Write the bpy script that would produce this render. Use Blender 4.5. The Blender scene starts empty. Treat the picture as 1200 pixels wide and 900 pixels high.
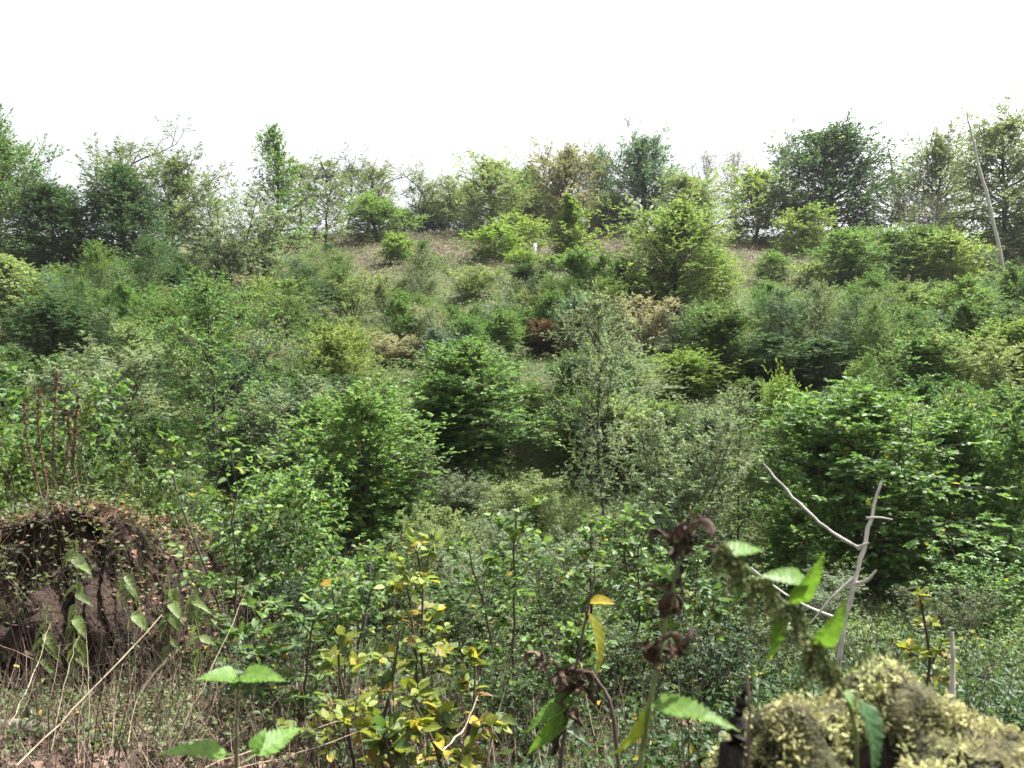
import bpy, math, random
import numpy as np
from mathutils import Matrix, Vector

# ------------------------------------------------------------------ camera, sky, sun, exposure
scene = bpy.context.scene
COL = scene.collection
F_PX, EYE = 907.0, 1.6            # focal length in px of the 1200 px wide photo, eye height above the ground
SUN_AZ, SUN_EL = 62.0, 61.0       # degrees right of the view direction (+Y), elevation

cam_d = bpy.data.cameras.new('camera')
cam_d.sensor_width = 36.0
cam_d.lens = 36.0 * F_PX / 1200.0
cam_d.clip_start = 0.05
cam_d.clip_end = 2000.0
cam_d.dof.use_dof = True
cam_d.dof.focus_distance = 12.0
cam_d.dof.aperture_fstop = 6.5
cam = bpy.data.objects.new('camera', cam_d)
COL.objects.link(cam)
cam.location = (0, 0, EYE)
cam.rotation_euler = (math.radians(90), 0, 0)
scene.camera = cam

world = bpy.data.worlds.new('World')
scene.world = world
world.use_nodes = True
wn, wl = world.node_tree.nodes, world.node_tree.links
wn.clear()
sky = wn.new('ShaderNodeTexSky')
sky.sky_type = 'NISHITA'
sky.sun_disc = False
sky.sun_elevation = math.radians(SUN_EL)
sky.sun_rotation = math.radians(SUN_AZ)
sky.air_density = 1.0
sky.dust_density = 6.0
sky.ozone_density = 1.0
hs = wn.new('ShaderNodeHueSaturation')
hs.inputs['Saturation'].default_value = 0.2
bg = wn.new('ShaderNodeBackground')
bg.inputs['Strength'].default_value = 0.1
wo = wn.new('ShaderNodeOutputWorld')
wl.new(sky.outputs[0], hs.inputs['Color'])
wl.new(hs.outputs[0], bg.inputs['Color'])
wl.new(bg.outputs[0], wo.inputs['Surface'])

sun_d = bpy.data.lights.new('sun', 'SUN')
sun_d.energy = 5.0
sun_d.angle = math.radians(1.5)
sun_d.color = (1.0, 0.98, 0.94)
sun = bpy.data.objects.new('sun', sun_d)
COL.objects.link(sun)
_az, _el = math.radians(SUN_AZ), math.radians(SUN_EL)
sdir = Vector((math.sin(_az) * math.cos(_el), math.cos(_az) * math.cos(_el), math.sin(_el)))
sun.rotation_euler = sdir.to_track_quat('Z', 'Y').to_euler()
sun.location = sdir * 60

scene.view_settings.view_transform = 'Standard'
scene.view_settings.look = 'None'
scene.view_settings.gamma = 1.0
scene.view_settings.exposure = 1.72
scene.view_settings.use_curve_mapping = False
scene.render.engine = 'CYCLES'
scene.render.resolution_x, scene.render.resolution_y = 1024, 768
scene.cycles.max_bounces = 6
scene.cycles.diffuse_bounces = 3
scene.cycles.glossy_bounces = 2
scene.cycles.transmission_bounces = 3
scene.cycles.volume_bounces = 1

# ------------------------------------------------------------------ helpers
UP = np.array([0.0, 0.0, 1.0])


def nrm(a):
    return a / np.maximum(np.linalg.norm(a, axis=-1, keepdims=True), 1e-9)


def build_mesh(name, V, F, mat, attrs=None, smooth=False):
    V = np.asarray(V, np.float32).reshape(-1, 3)
    F = np.asarray(F, np.int32)
    k = F.shape[1]
    me = bpy.data.meshes.new(name)
    me.vertices.add(len(V))
    me.vertices.foreach_set('co', V.ravel())
    me.loops.add(F.size)
    me.loops.foreach_set('vertex_index', F.ravel())
    me.polygons.add(len(F))
    me.polygons.foreach_set('loop_start', np.arange(0, F.size, k, dtype=np.int32))
    me.update(calc_edges=True)
    if attrs:
        for an, av in attrs.items():
            a = me.attributes.new(an, 'FLOAT', 'FACE')
            a.data.foreach_set('value', np.asarray(av, np.float32).ravel())
    me.materials.append(mat)
    if smooth:
        me.polygons.foreach_set('use_smooth', np.ones(len(F), bool))
    me.validate()
    return me


def link(name, data=None, parent=None):
    o = bpy.data.objects.new(name, data)
    COL.objects.link(o)
    if parent is not None:
        o.parent = parent
    return o


def tag(o, label=None, cat=None, group=None, kind=None):
    if label: o['label'] = label
    if cat: o['category'] = cat
    if group: o['group'] = group
    if kind: o['kind'] = kind
    return o


def tubes(P, R, k=4):
    """P (N,n,3) centre lines, R (N,n) radii -> quads"""
    P = np.asarray(P, float); R = np.asarray(R, float)
    N, n, _ = P.shape
    T = nrm(np.gradient(P, axis=1))
    ref = np.where(np.abs(T[..., 2:3]) < 0.9, UP, np.array([1.0, 0, 0]))
    A = nrm(np.cross(T, ref)); B = np.cross(T, A)
    th = np.arange(k) * 2 * np.pi / k
    V = P[:, :, None] + R[:, :, None, None] * (np.cos(th)[:, None] * A[:, :, None] + np.sin(th)[:, None] * B[:, :, None])
    idx = np.arange(N * n * k).reshape(N, n, k)
    a = idx[:, :-1]; b = idx[:, 1:]
    F = np.stack([a, np.roll(a, -1, 2), np.roll(b, -1, 2), b], -1).reshape(-1, 4)
    return V.reshape(-1, 3), F


def merge(parts):
    Vs, Fs, o = [], [], 0
    for V, F in parts:
        Vs.append(V); Fs.append(F + o); o += len(V)
    return np.concatenate(Vs), np.concatenate(Fs)


def leaf_frames(D, Nn):
    D = nrm(D)
    Nn = nrm(Nn - (Nn * D).sum(-1, keepdims=True) * D)
    return D, Nn, np.cross(D, Nn)


def leaves(P, D, Nn, L, W, fold=0.18, droop=0.12):
    """folded rhombic leaves, two triangles each"""
    D, Nn, S = leaf_frames(D, Nn)
    L = np.asarray(L)[:, None]; W = np.asarray(W)[:, None]
    mid = P + D * L * 0.45
    v0 = P
    v1 = mid + S * W * 0.5 + Nn * W * fold
    v2 = P + D * L - Nn * L * droop
    v3 = mid - S * W * 0.5 + Nn * W * fold
    V = np.stack([v0, v1, v2, v3], 1).reshape(-1, 3)
    b = np.arange(len(P))[:, None] * 4
    F = np.concatenate([b + [[0, 1, 2]], b + [[0, 2, 3]]], 1).reshape(-1, 3)
    return V, F


def leaves_hi(P, D, Nn, L, W, fold=0.2, droop=0.16):
    """rounder leaves, six triangles each"""
    D, Nn, S = leaf_frames(D, Nn)
    L = np.asarray(L)[:, None]; W = np.asarray(W)[:, None]
    c = [(0, 0, 0), (.28, .42, fold), (.66, .40, fold * .8), (1, 0, 0), (.66, -.40, fold * .8), (.28, -.42, fold), (.5, 0, 0)]
    vs = [P + D * L * u + S * W * s + Nn * (W * f - L * droop * u * u) for u, s, f in c]
    V = np.stack(vs, 1).reshape(-1, 3)
    b = np.arange(len(P))[:, None] * 7
    tr = [(0, 1, 6), (1, 2, 6), (2, 3, 6), (3, 4, 6), (4, 5, 6), (5, 0, 6)]
    F = np.concatenate([b + [t] for t in tr], 1).reshape(-1, 3)
    return V, F


# ------------------------------------------------------------------ terrain
_ty = np.arange(-30, 220, 0.1)
_tz = np.interp(_ty, [-30, -5, 0, 2, 4, 6, 9, 12, 15, 20, 30, 45, 60, 72, 76, 82, 110, 220],
                [0.3, 0.1, 0, 0, -.25, -.7, -1.5, -1.9, -1.15, .35, 3.25, 7.6, 12.0, 15.6, 16.4, 16.9, 17.3, 17.6])
_k = np.ones(19) / 19.0
_tz = np.convolve(np.pad(_tz, 9, mode='edge'), _k, mode='valid')


def ground(x, y):
    x = np.asarray(x, float); y = np.asarray(y, float)
    z = np.interp(y, _ty, _tz)
    far = np.clip((y - 10) / 40, 0, 1)
    z = z + far * (0.35 * np.sin(x * .11 + 1.3) + .25 * np.sin(x * .23 + y * .17) - 0.004 * np.abs(x) * np.clip(y / 60, 0, 1) * 4)
    z = z + 0.06 * np.sin(x * 1.3 + .4 * y) * np.sin(y * 1.1 - .3 * x) + .03 * np.sin(x * 3.1 + 1) * np.sin(y * 2.7)
    return z


def gz(x, y): return float(ground(x, y))
def px2x(px, Y): return (px - 600.0) / F_PX * Y
def py2z(py, Y): return EYE + (450.0 - py) / F_PX * Y
def pix(px, py, Y): return np.array([px2x(px, Y), Y, py2z(py, Y)])


# ------------------------------------------------------------------ materials
def new_mat(name):
    m = bpy.data.materials.new(name)
    m.use_nodes = True
    nt = m.node_tree
    nt.nodes.clear()
    return m, nt, nt.nodes, nt.links


def leaf_material(name, rough=0.5, trans=0.42, spec=0.22, use_obj=True, color=(.06, .12, .03), yellow=0.012, var=1.0, veins=False):
    """leaf colour from the object's own tint; each leaf differs a little (face attribute lv)"""
    m, nt, N, L = new_mat(name)
    out = N.new('ShaderNodeOutputMaterial')
    if use_obj:
        oi = N.new('ShaderNodeObjectInfo'); base = oi.outputs['Color']
    else:
        rgb = N.new('ShaderNodeRGB'); rgb.outputs[0].default_value = (*color, 1); base = rgb.outputs[0]
    at = N.new('ShaderNodeAttribute'); at.attribute_name = 'lv'
    hv = N.new('ShaderNodeMapRange')
    hv.inputs['To Min'].default_value = 0.5 + .022 * var; hv.inputs['To Max'].default_value = 0.5 - .018 * var
    L.new(at.outputs['Fac'], hv.inputs['Value'])
    vv = N.new('ShaderNodeMapRange')
    vv.inputs['To Min'].default_value = 1 - .4 * var; vv.inputs['To Max'].default_value = 1 + .45 * var
    L.new(at.outputs['Fac'], vv.inputs['Value'])
    hsv = N.new('ShaderNodeHueSaturation')
    L.new(base, hsv.inputs['Color']); L.new(hv.outputs[0], hsv.inputs['Hue']); L.new(vv.outputs[0], hsv.inputs['Value'])
    gt = N.new('ShaderNodeMath'); gt.operation = 'GREATER_THAN'; gt.inputs[1].default_value = 1 - yellow
    at2 = N.new('ShaderNodeAttribute'); at2.attribute_name = 'ly'
    L.new(at2.outputs['Fac'], gt.inputs[0])
    mx = N.new('ShaderNodeMix'); mx.data_type = 'RGBA'
    mx.inputs['B'].default_value = (.34, .27, .045, 1)
    L.new(gt.outputs[0], mx.inputs['Factor']); L.new(hsv.outputs[0], mx.inputs['A'])
    c = mx.outputs['Result']
    pb = N.new('ShaderNodeBsdfPrincipled')
    if veins:
        tc = N.new('ShaderNodeTexCoord'); sx = N.new('ShaderNodeSeparateXYZ'); L.new(tc.outputs['Object'], sx.inputs[0])
        def mth(op, a, b=None):
            n = N.new('ShaderNodeMath'); n.operation = op
            for i, v in enumerate((a, b)):
                if v is None: continue
                if isinstance(v, (int, float)): n.inputs[i].default_value = v
                else: L.new(v, n.inputs[i])
            return n.outputs[0]
        ay = mth('ABSOLUTE', sx.outputs['Y'])
        ph = mth('FRACT', mth('MULTIPLY', mth('SUBTRACT', sx.outputs['X'], mth('MULTIPLY', ay, .9)), 8.0))
        tri = mth('ABSOLUTE', mth('SUBTRACT', ph, .5))
        side = mth('GREATER_THAN', tri, .445)
        mid = mth('LESS_THAN', ay, .014)
        vn = mth('MAXIMUM', side, mid)
        nz = N.new('ShaderNodeTexNoise'); nz.inputs['Scale'].default_value = 7.0; nz.inputs['Detail'].default_value = 5
        L.new(tc.outputs['Object'], nz.inputs['Vector'])
        mr = N.new('ShaderNodeMapRange'); mr.inputs['From Min'].default_value = .3; mr.inputs['From Max'].default_value = .7
        mr.inputs['To Min'].default_value = .72; mr.inputs['To Max'].default_value = 1.2
        L.new(nz.outputs['Fac'], mr.inputs['Value'])
        h2 = N.new('ShaderNodeHueSaturation'); L.new(c, h2.inputs['Color']); L.new(mr.outputs[0], h2.inputs['Value'])
        m2 = N.new('ShaderNodeMix'); m2.data_type = 'RGBA'; m2.inputs['B'].default_value = (.26, .30, .10, 1)
        L.new(mth('MULTIPLY', vn, .22), m2.inputs['Factor']); L.new(h2.outputs[0], m2.inputs['A'])
        c = m2.outputs['Result']
        bp = N.new('ShaderNodeBump'); bp.inputs['Strength'].default_value = .12; bp.inputs['Distance'].default_value = .01
        L.new(tri, bp.inputs['Height']); L.new(bp.outputs[0], pb.inputs['Normal'])
    pb.inputs['Roughness'].default_value = rough
    pb.inputs['Specular IOR Level'].default_value = spec
    L.new(c, pb.inputs['Base Color'])
    tr = N.new('ShaderNodeBsdfTranslucent')
    tm = N.new('ShaderNodeMix'); tm.data_type = 'RGBA'; tm.blend_type = 'MULTIPLY'; tm.inputs['Factor'].default_value = 1
    tm.inputs['B'].default_value = (1.2, 1.25, .65, 1)
    L.new(c, tm.inputs['A']); L.new(tm.outputs['Result'], tr.inputs['Color'])
    ms = N.new('ShaderNodeMixShader'); ms.inputs[0].default_value = trans
    L.new(pb.outputs[0], ms.inputs[1]); L.new(tr.outputs[0], ms.inputs[2])
    L.new(ms.outputs[0], out.inputs['Surface'])
    return m


def noise_material(name, cols, scale=8.0, rough=0.85, bump=0.4, detail=8, stretch=(1, 1, 1), bump_scale=None, dist=0.02):
    m, nt, N, L = new_mat(name)
    out = N.new('ShaderNodeOutputMaterial')
    tc = N.new('ShaderNodeTexCoord')
    mp = N.new('ShaderNodeMapping'); mp.inputs['Scale'].default_value = stretch
    L.new(tc.outputs['Object'], mp.inputs['Vector'])
    nz = N.new('ShaderNodeTexNoise'); nz.inputs['Scale'].default_value = scale; nz.inputs['Detail'].default_value = detail
    nz.inputs['Roughness'].default_value = .65
    L.new(mp.outputs[0], nz.inputs['Vector'])
    cr = N.new('ShaderNodeValToRGB')
    el = cr.color_ramp.elements
    while len(el) < len(cols): el.new(0.5)
    for i, c in enumerate(cols):
        el[i].position = .3 + .4 * i / max(1, len(cols) - 1); el[i].color = (*c, 1)
    L.new(nz.outputs['Fac'], cr.inputs['Fac'])
    pb = N.new('ShaderNodeBsdfPrincipled'); pb.inputs['Roughness'].default_value = rough
    pb.inputs['Specular IOR Level'].default_value = .25
    L.new(cr.outputs[0], pb.inputs['Base Color'])
    n2 = N.new('ShaderNodeTexNoise'); n2.inputs['Scale'].default_value = bump_scale or scale * 3; n2.inputs['Detail'].default_value = 8
    L.new(mp.outputs[0], n2.inputs['Vector'])
    bp = N.new('ShaderNodeBump'); bp.inputs['Strength'].default_value = bump; bp.inputs['Distance'].default_value = dist
    L.new(n2.outputs['Fac'], bp.inputs['Height']); L.new(bp.outputs[0], pb.inputs['Normal'])
    L.new(pb.outputs[0], out.inputs['Surface'])
    return m


def tint_material(name, rough=0.8, spec=.3, trans=0.0):
    """dead leaves, dry stalks, seeds: colour from the object's own tint with per-face variation"""
    m, nt, N, L = new_mat(name)
    out = N.new('ShaderNodeOutputMaterial')
    oi = N.new('ShaderNodeObjectInfo')
    at = N.new('ShaderNodeAttribute'); at.attribute_name = 'lv'
    vv = N.new('ShaderNodeMapRange'); vv.inputs['To Min'].default_value = .45; vv.inputs['To Max'].default_value = 1.6
    L.new(at.outputs['Fac'], vv.inputs['Value'])
    hv = N.new('ShaderNodeMapRange'); hv.inputs['To Min'].default_value = .485; hv.inputs['To Max'].default_value = .525
    at2 = N.new('ShaderNodeAttribute'); at2.attribute_name = 'ly'
    L.new(at2.outputs['Fac'], hv.inputs['Value'])
    hsv = N.new('ShaderNodeHueSaturation')
    L.new(oi.outputs['Color'], hsv.inputs['Color']); L.new(vv.outputs[0], hsv.inputs['Value']); L.new(hv.outputs[0], hsv.inputs['Hue'])
    pb = N.new('ShaderNodeBsdfPrincipled'); pb.inputs['Roughness'].default_value = rough
    pb.inputs['Specular IOR Level'].default_value = spec
    L.new(hsv.outputs[0], pb.inputs['Base Color'])
    if trans:
        tr = N.new('ShaderNodeBsdfTranslucent'); L.new(hsv.outputs[0], tr.inputs['Color'])
        ms = N.new('ShaderNodeMixShader'); ms.inputs[0].default_value = trans
        L.new(pb.outputs[0], ms.inputs[1]); L.new(tr.outputs[0], ms.inputs[2]); L.new(ms.outputs[0], out.inputs['Surface'])
    else:
        L.new(pb.outputs[0], out.inputs['Surface'])
    return m


M_LEAF = leaf_material('leaf')
M_LEAFN = leaf_material('leaf_near', rough=.45, spec=.28, trans=.5, yellow=.0, veins=True)
M_BARK = noise_material('bark', [(.035, .028, .022), (.085, .07, .055), (.14, .125, .10)], scale=9, stretch=(3, 3, .6), bump=.6)
M_TWIG = noise_material('twig', [(.04, .03, .024), (.09, .07, .055)], scale=14, bump=.3)
M_GREYTWIG = noise_material('bare_twig', [(.10, .075, .07), (.19, .15, .14)], scale=14, bump=.3)
M_DEADWOOD = noise_material('dead_wood', [(.16, .14, .12), (.44, .41, .37), (.58, .55, .50)], scale=45, stretch=(1, 1, .35), bump=.7, dist=.004)
M_POLE = noise_material('weathered_trunk', [(.30, .28, .25), (.46, .44, .40), (.36, .33, .30)], scale=5, stretch=(3, 3, .3), bump=.4)
M_BARKPALE = noise_material('pale_bark', [(.06, .05, .04), (.14, .12, .10), (.24, .21, .18)], scale=25, stretch=(1, 1, 1), bump=.5, dist=.006)
M_SOIL = noise_material('bare_soil', [(.010, .0062, .0042), (.026, .0155, .010), (.05, .030, .020)], scale=5, bump=1.0, bump_scale=22, dist=.05)
M_WOODROT = noise_material('rotten_wood', [(.006, .005, .004), (.02, .016, .013), (.05, .042, .035)], scale=16, stretch=(2, 2, .5), bump=1.0, dist=.02)
M_MOSSMAT = noise_material('moss_mat', [(.012, .011, .006), (.05, .047, .02), (.12, .11, .045)], scale=40, bump=1.0, bump_scale=150, dist=.008)
M_DRY = tint_material('dry_stalk', rough=.7)
M_DRYLEAF = tint_material('dry_leaf', rough=.7, spec=.15, trans=.2)
M_MOSS = tint_material('moss', rough=.8, spec=.2, trans=.35)
M_STEM = tint_material('green_stem', rough=.5)
M_GUARD = noise_material('tree_guard', [(.75, .75, .73), (.82, .82, .80)], scale=4, bump=.05)


def ground_material():
    m, nt, N, L = new_mat('hillside_ground')
    out = N.new('ShaderNodeOutputMaterial')
    tc = N.new('ShaderNodeTexCoord')
    def noise(s, d=8):
        n = N.new('ShaderNodeTexNoise'); n.inputs['Scale'].default_value = s; n.inputs['Detail'].default_value = d
        n.inputs['Roughness'].default_value = .7
        L.new(tc.outputs['Object'], n.inputs['Vector']); return n
    def ramp(src, cs):
        r = N.new('ShaderNodeValToRGB'); el = r.color_ramp.elements
        while len(el) < len(cs): el.new(.5)
        for i, (p, c) in enumerate(cs): el[i].position = p; el[i].color = (*c, 1)
        L.new(src, r.inputs['Fac']); return r.outputs[0]
    litter = ramp(noise(3.5).outputs['Fac'], [(.3, (.035, .027, .02)), (.5, (.085, .064, .047)), (.7, (.16, .13, .095))])
    grass = ramp(noise(2.2).outputs['Fac'], [(.3, (.03, .04, .016)), (.55, (.07, .085, .032)), (.75, (.15, .15, .075))])
    at = N.new('ShaderNodeAttribute'); at.attribute_name = 'dry'
    n3 = noise(.35, 5)
    ad = N.new('ShaderNodeMath'); ad.operation = 'MULTIPLY_ADD'; ad.inputs[1].default_value = 1.6; ad.inputs[2].default_value = -.8
    L.new(n3.outputs['Fac'], ad.inputs[0])
    sm = N.new('ShaderNodeMath'); sm.operation = 'ADD'; sm.use_clamp = True
    L.new(ad.outputs[0], sm.inputs[0]); L.new(at.outputs['Fac'], sm.inputs[1])
    mx = N.new('ShaderNodeMix'); mx.data_type = 'RGBA'
    L.new(sm.outputs[0], mx.inputs['Factor']); L.new(grass, mx.inputs['A']); L.new(litter, mx.inputs['B'])
    pb = N.new('ShaderNodeBsdfPrincipled'); pb.inputs['Roughness'].default_value = .9
    pb.inputs['Specular IOR Level'].default_value = .15
    L.new(mx.outputs['Result'], pb.inputs['Base Color'])
    bp = N.new('ShaderNodeBump'); bp.inputs['Strength'].default_value = .9; bp.inputs['Distance'].default_value = .08
    L.new(noise(14).outputs['Fac'], bp.inputs['Height']); L.new(bp.outputs[0], pb.inputs['Normal'])
    L.new(pb.outputs[0], out.inputs['Surface'])
    return m


# ------------------------------------------------------------------ ground sheet
def dryness(x, y):
    """1 = brown litter and dry heath, 0 = green"""
    px = 600 + x / np.maximum(y, .5) * F_PX
    crest = np.clip((y - 46) / 10, 0, 1) * np.clip((px - 330) / 80, 0, 1)
    near = np.clip((7.5 - y) / 2.5, 0, 1) * np.clip((900 - px) / 200, 0, 1)
    return np.clip(np.maximum(crest * .95, near), 0, 1)


def make_ground():
    ys = np.concatenate([np.arange(-12, 0, .6), np.arange(0, 16, .14), np.arange(16, 80, .6), np.arange(80, 131, 3.0)])
    xs = np.concatenate([np.arange(-110, -20, 2.5), np.arange(-20, -8, .5), np.arange(-8, 8, .16), np.arange(8, 20, .5), np.arange(20, 111, 2.5)])
    X, Y = np.meshgrid(xs, ys)
    rng = np.random.default_rng(3)
    Z = ground(X, Y) + rng.normal(0, .012, X.shape)
    V = np.stack([X, Y, Z], -1).reshape(-1, 3)
    r, c = X.shape
    i = np.arange(r * c).reshape(r, c)
    F = np.stack([i[:-1, :-1], i[:-1, 1:], i[1:, 1:], i[1:, :-1]], -1).reshape(-1, 4)
    ctr = V[F].mean(1)
    me = build_mesh('hillside', V, F, ground_material(), {'dry': dryness(ctr[:, 0], ctr[:, 1])}, smooth=True)
    tag(link('hillside', me), kind='structure', label='clearing floor rising into a hillside with brown dry patches')


make_ground()


# ------------------------------------------------------------------ plant generator
def prof(kind, t):
    if kind == 'cone': return (1 - t) ** .75 * .95 + .07
    if kind == 'dome': return np.sqrt(np.clip(1 - (t * .96) ** 2.2, 0, 1))
    if kind == 'oval': return np.sin(np.pi * (t * .82 + .12)) ** .8
    if kind == 'umbrella': return np.clip(.35 + t * 1.1, 0, 1) * np.sqrt(np.clip(1.06 - t ** 3, 0, 1))
    return np.full_like(t, .85)


def gen(seed, H=3.0, R=1.5, h0=.08, nl=40, e0=8, e1=55, ns=8, nt=0, leaf=(.075, .045), nleaf=10, flat=.75, curve=-.08,
        profile='dome', trunk_r=.04, stems=1, spread=.25, wob=.05, spray=True, lean=(0, 0), tw=.34, clump=.35, bark=None, crook=0.0,
        hi=False, twigs=True, bare=False, ltilt=.25):
    rng = np.random.default_rng(seed)
    U = rng.uniform
    n = 10
    tp, tr, lp, lr = [], [], [], []
    LP0, LD, LL = [], [], []
    for s in range(stems):
        a = U(0, 2 * np.pi) if stems > 1 else 0
        sp = U(.3, 1) * spread if stems > 1 else 0
        hh = H * (U(.72, 1.0) if stems > 1 else 1.0)
        u = np.linspace(0, 1, n)[:, None]
        off = np.array([np.cos(a) * sp * R, np.sin(a) * sp * R, 0])
        ln = np.array([lean[0], lean[1], 0]) * H
        w = np.cumsum(rng.normal(0, wob, (n, 3)), 0) * np.array([1, 1, .15]) * H / 6 * (u > 0)
        w[0] = 0
        P = off * .15 + off * u ** 1.2 * 1.6 + ln * u ** 1.3 + UP * u * hh + w
        P[0] = off * .15 - UP * .25
        tp.append(P); tr.append(trunk_r * (1 - u[:, 0] * .92) * (1 if stems == 1 else .6) + .004)
        m = max(4, int(nl / stems))
        t = h0 + (1 - h0) * (np.arange(m) + U(0, 1, m)) / m
        t = np.clip(t, 0, .995)
        rel = (t - h0) / (1 - h0)
        az = np.arange(m) * 2.39996 + U(-.5, .5, m) + a
        ph = U(0, 6.28, 3)
        blob = 1 + clump * (np.sin(az * 2 + ph[0] + rel * 5) * .5 + np.sin(az * 3 + ph[1] - rel * 9) * .5)
        ln_ = R * (1 if stems == 1 else .72) * prof(profile, rel) * blob * U(.75, 1.15, m)
        el = np.radians(e0 + (e1 - e0) * rel + rng.normal(0, 13, m))
        d = np.stack([np.cos(az) * np.cos(el), np.sin(az) * np.cos(el), np.sin(el)], -1)
        ti = t * (n - 1); i0 = np.clip(ti.astype(int), 0, n - 2); f = (ti - i0)[:, None]
        LP0.append(P[i0] * (1 - f) + P[i0 + 1] * f); LD.append(d); LL.append(np.maximum(ln_, .12 * R))
    p0 = np.concatenate(LP0); d = np.concatenate(LD); l = np.concatenate(LL)
    m = len(p0); u = np.linspace(0, 1, 6)
    kink = np.cumsum(rng.normal(0, .05 + crook, (m, 6, 3)), 1) * l[:, None, None] * .5
    kink[:, 0] = 0
    limb = p0[:, None] + d[:, None] * (l[:, None] * u)[..., None] + UP * (curve * l[:, None] * u ** 2)[..., None] + kink
    limb_r = np.maximum(trunk_r * .38 * (l / R)[:, None] * (1 - .85 * u), .003)

    def spawn(base, dirs, lens, cnt, ulo, ang, lfac, vert):
        """cnt side twigs on every polyline"""
        k = base.shape[0]; nn = base.shape[1]
        uu = ulo + (1 - ulo) * (np.arange(cnt) + U(0, 1, (k, cnt))) / cnt
        uu[:, -1] = 1.0
        ti = uu * (nn - 1); i0 = np.clip(ti.astype(int), 0, nn - 2); f = (ti - i0)[..., None]
        r = np.arange(k)[:, None]
        pp = base[r, i0] * (1 - f) + base[r, i0 + 1] * f
        dd = nrm(base[r, i0 + 1] - base[r, i0])
        sd = nrm(np.cross(dd, UP + rng.normal(0, .05, dd.shape)))
        sg = np.where(np.arange(cnt) % 2 == 0, 1.0, -1.0)[None, :, None]
        an = np.radians(ang) * U(.6, 1.3, (k, cnt, 1)); an[:, -1] = .05
        if spray:
            side = sd * sg + UP * (rng.normal(0, vert * 1.7, (k, cnt, 1)) + .15)
        else:
            phi = U(0, 2 * np.pi, (k, cnt, 1))
            side = sd * np.cos(phi) + np.cross(sd, dd) * np.sin(phi)
        td = nrm(dd * np.cos(an) + nrm(side) * np.sin(an))
        tl = lens[:, None] * lfac * (1.15 - .6 * uu) * U(.7, 1.25, (k, cnt))
        return pp.reshape(-1, 3), td.reshape(-1, 3), tl.reshape(-1)

    def poly(p, dd, ll, nn, cv):
        u = np.linspace(0, 1, nn)
        return p[:, None] + dd[:, None] * (ll[:, None] * u)[..., None] + UP * (cv * ll[:, None] * u ** 2)[..., None]

    tp_, td_, tl_ = spawn(limb, d, l, ns, .18, 52, tw + .12, .22)
    tpoly = poly(tp_, td_, tl_, 4, curve * .8)
    br = [tubes(limb, limb_r, 4)]
    tr_ = np.maximum(trunk_r * .10 * (tl_ / R * 3)[:, None] * (1 - .8 * np.linspace(0, 1, 4)), .002)
    if twigs: br.append(tubes(tpoly, np.maximum(tr_, .0022), 3))
    term, tl2 = tpoly, tl_
    if nt:
        sp_, sd_, sl_ = spawn(tpoly, td_, tl_, nt, .15, 48, .5, .3)
        term = poly(sp_, sd_, sl_, 3, curve * .6); tl2 = sl_
        if bare:
            br.append(tubes(term, np.full(term.shape[:2], .006) * np.array([1, .7, .4]) * H / 7, 3))
    out = {'trunk': tubes(np.array(tp), np.array(tr), 8), 'branches': merge(br)}
    if nleaf > 0:
        k = term.shape[0]; nn = term.shape[1]
        uu = .12 + .88 * (np.arange(nleaf) + U(0, 1, (k, nleaf))) / nleaf
        ti = uu * (nn - 1); i0 = np.clip(ti.astype(int), 0, nn - 2); f = (ti - i0)[..., None]
        r = np.arange(k)[:, None]
        pp = term[r, i0] * (1 - f) + term[r, i0 + 1] * f
        dd = nrm(term[r, i0 + 1] - term[r, i0])
        sd = nrm(np.cross(dd, UP + rng.normal(0, .05, dd.shape)))
        sg = np.where(np.arange(nleaf) % 2 == 0, 1.0, -1.0)[None, :, None]
        ld = nrm(dd * .65 + sd * sg * .75 + rng.normal(0, ltilt, dd.shape))
        no = nrm(UP * flat + rng.normal(0, 1, dd.shape) * (1 - flat))
        cnt = k * nleaf
        Ls = leaf[0] * U(.65, 1.2, cnt); Ws = leaf[1] * U(.75, 1.15, cnt)
        P_, D_, N_ = pp.reshape(-1, 3), ld.reshape(-1, 3), no.reshape(-1, 3)
        tone = np.repeat(U(0, 1, k), nleaf) * .55 + U(0, 1, cnt) * .45
        # short twigs carry fewer leaves, so the leader does not clot
        keep = U(0, 1, cnt) < np.repeat(np.clip(tl2 / np.percentile(tl2, 60), .12, 1), nleaf)
        P_, D_, N_, Ls, Ws, tone = P_[keep], D_[keep], N_[keep], Ls[keep], Ws[keep], tone[keep]
        cnt = len(P_)
        out['raw'] = (P_, D_, N_, Ls, Ws)
        V, F = (leaves_hi if hi else leaves)(P_, D_, N_, Ls, Ws)
        # neighbouring leaves share part of their tone, as sprays do
        per = 6 if hi else 2
        out['crown'] = (V, F, np.repeat(tone, per), np.repeat(U(0, 1, cnt), per))
    allv = out['crown'][0] if 'crown' in out else out['branches'][0]
    out['H'] = float(np.percentile(allv[:, 2], 99.7))
    out['R'] = float(np.percentile(np.hypot(allv[:, 0] - np.median(allv[:, 0]), allv[:, 1] - np.median(allv[:, 1])), 90))
    return out


class Proto:
    def __init__(self, name, g, leafmat=None, barkmat=None, twigmat=None):
        self.H, self.R = g['H'], g['R']
        self.parts = [('trunk', build_mesh(name + '_trunk', *g['trunk'], barkmat or M_BARK, smooth=True), False),
                      ('branches', build_mesh(name + '_branches', *g['branches'], twigmat or barkmat or M_TWIG), False)]
        if 'crown' in g:
            V, F, a, b = g['crown']
            self.parts.append(('crown', build_mesh(name + '_crown', V, F, leafmat or M_LEAF, {'lv': a, 'ly': b}), True))


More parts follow.
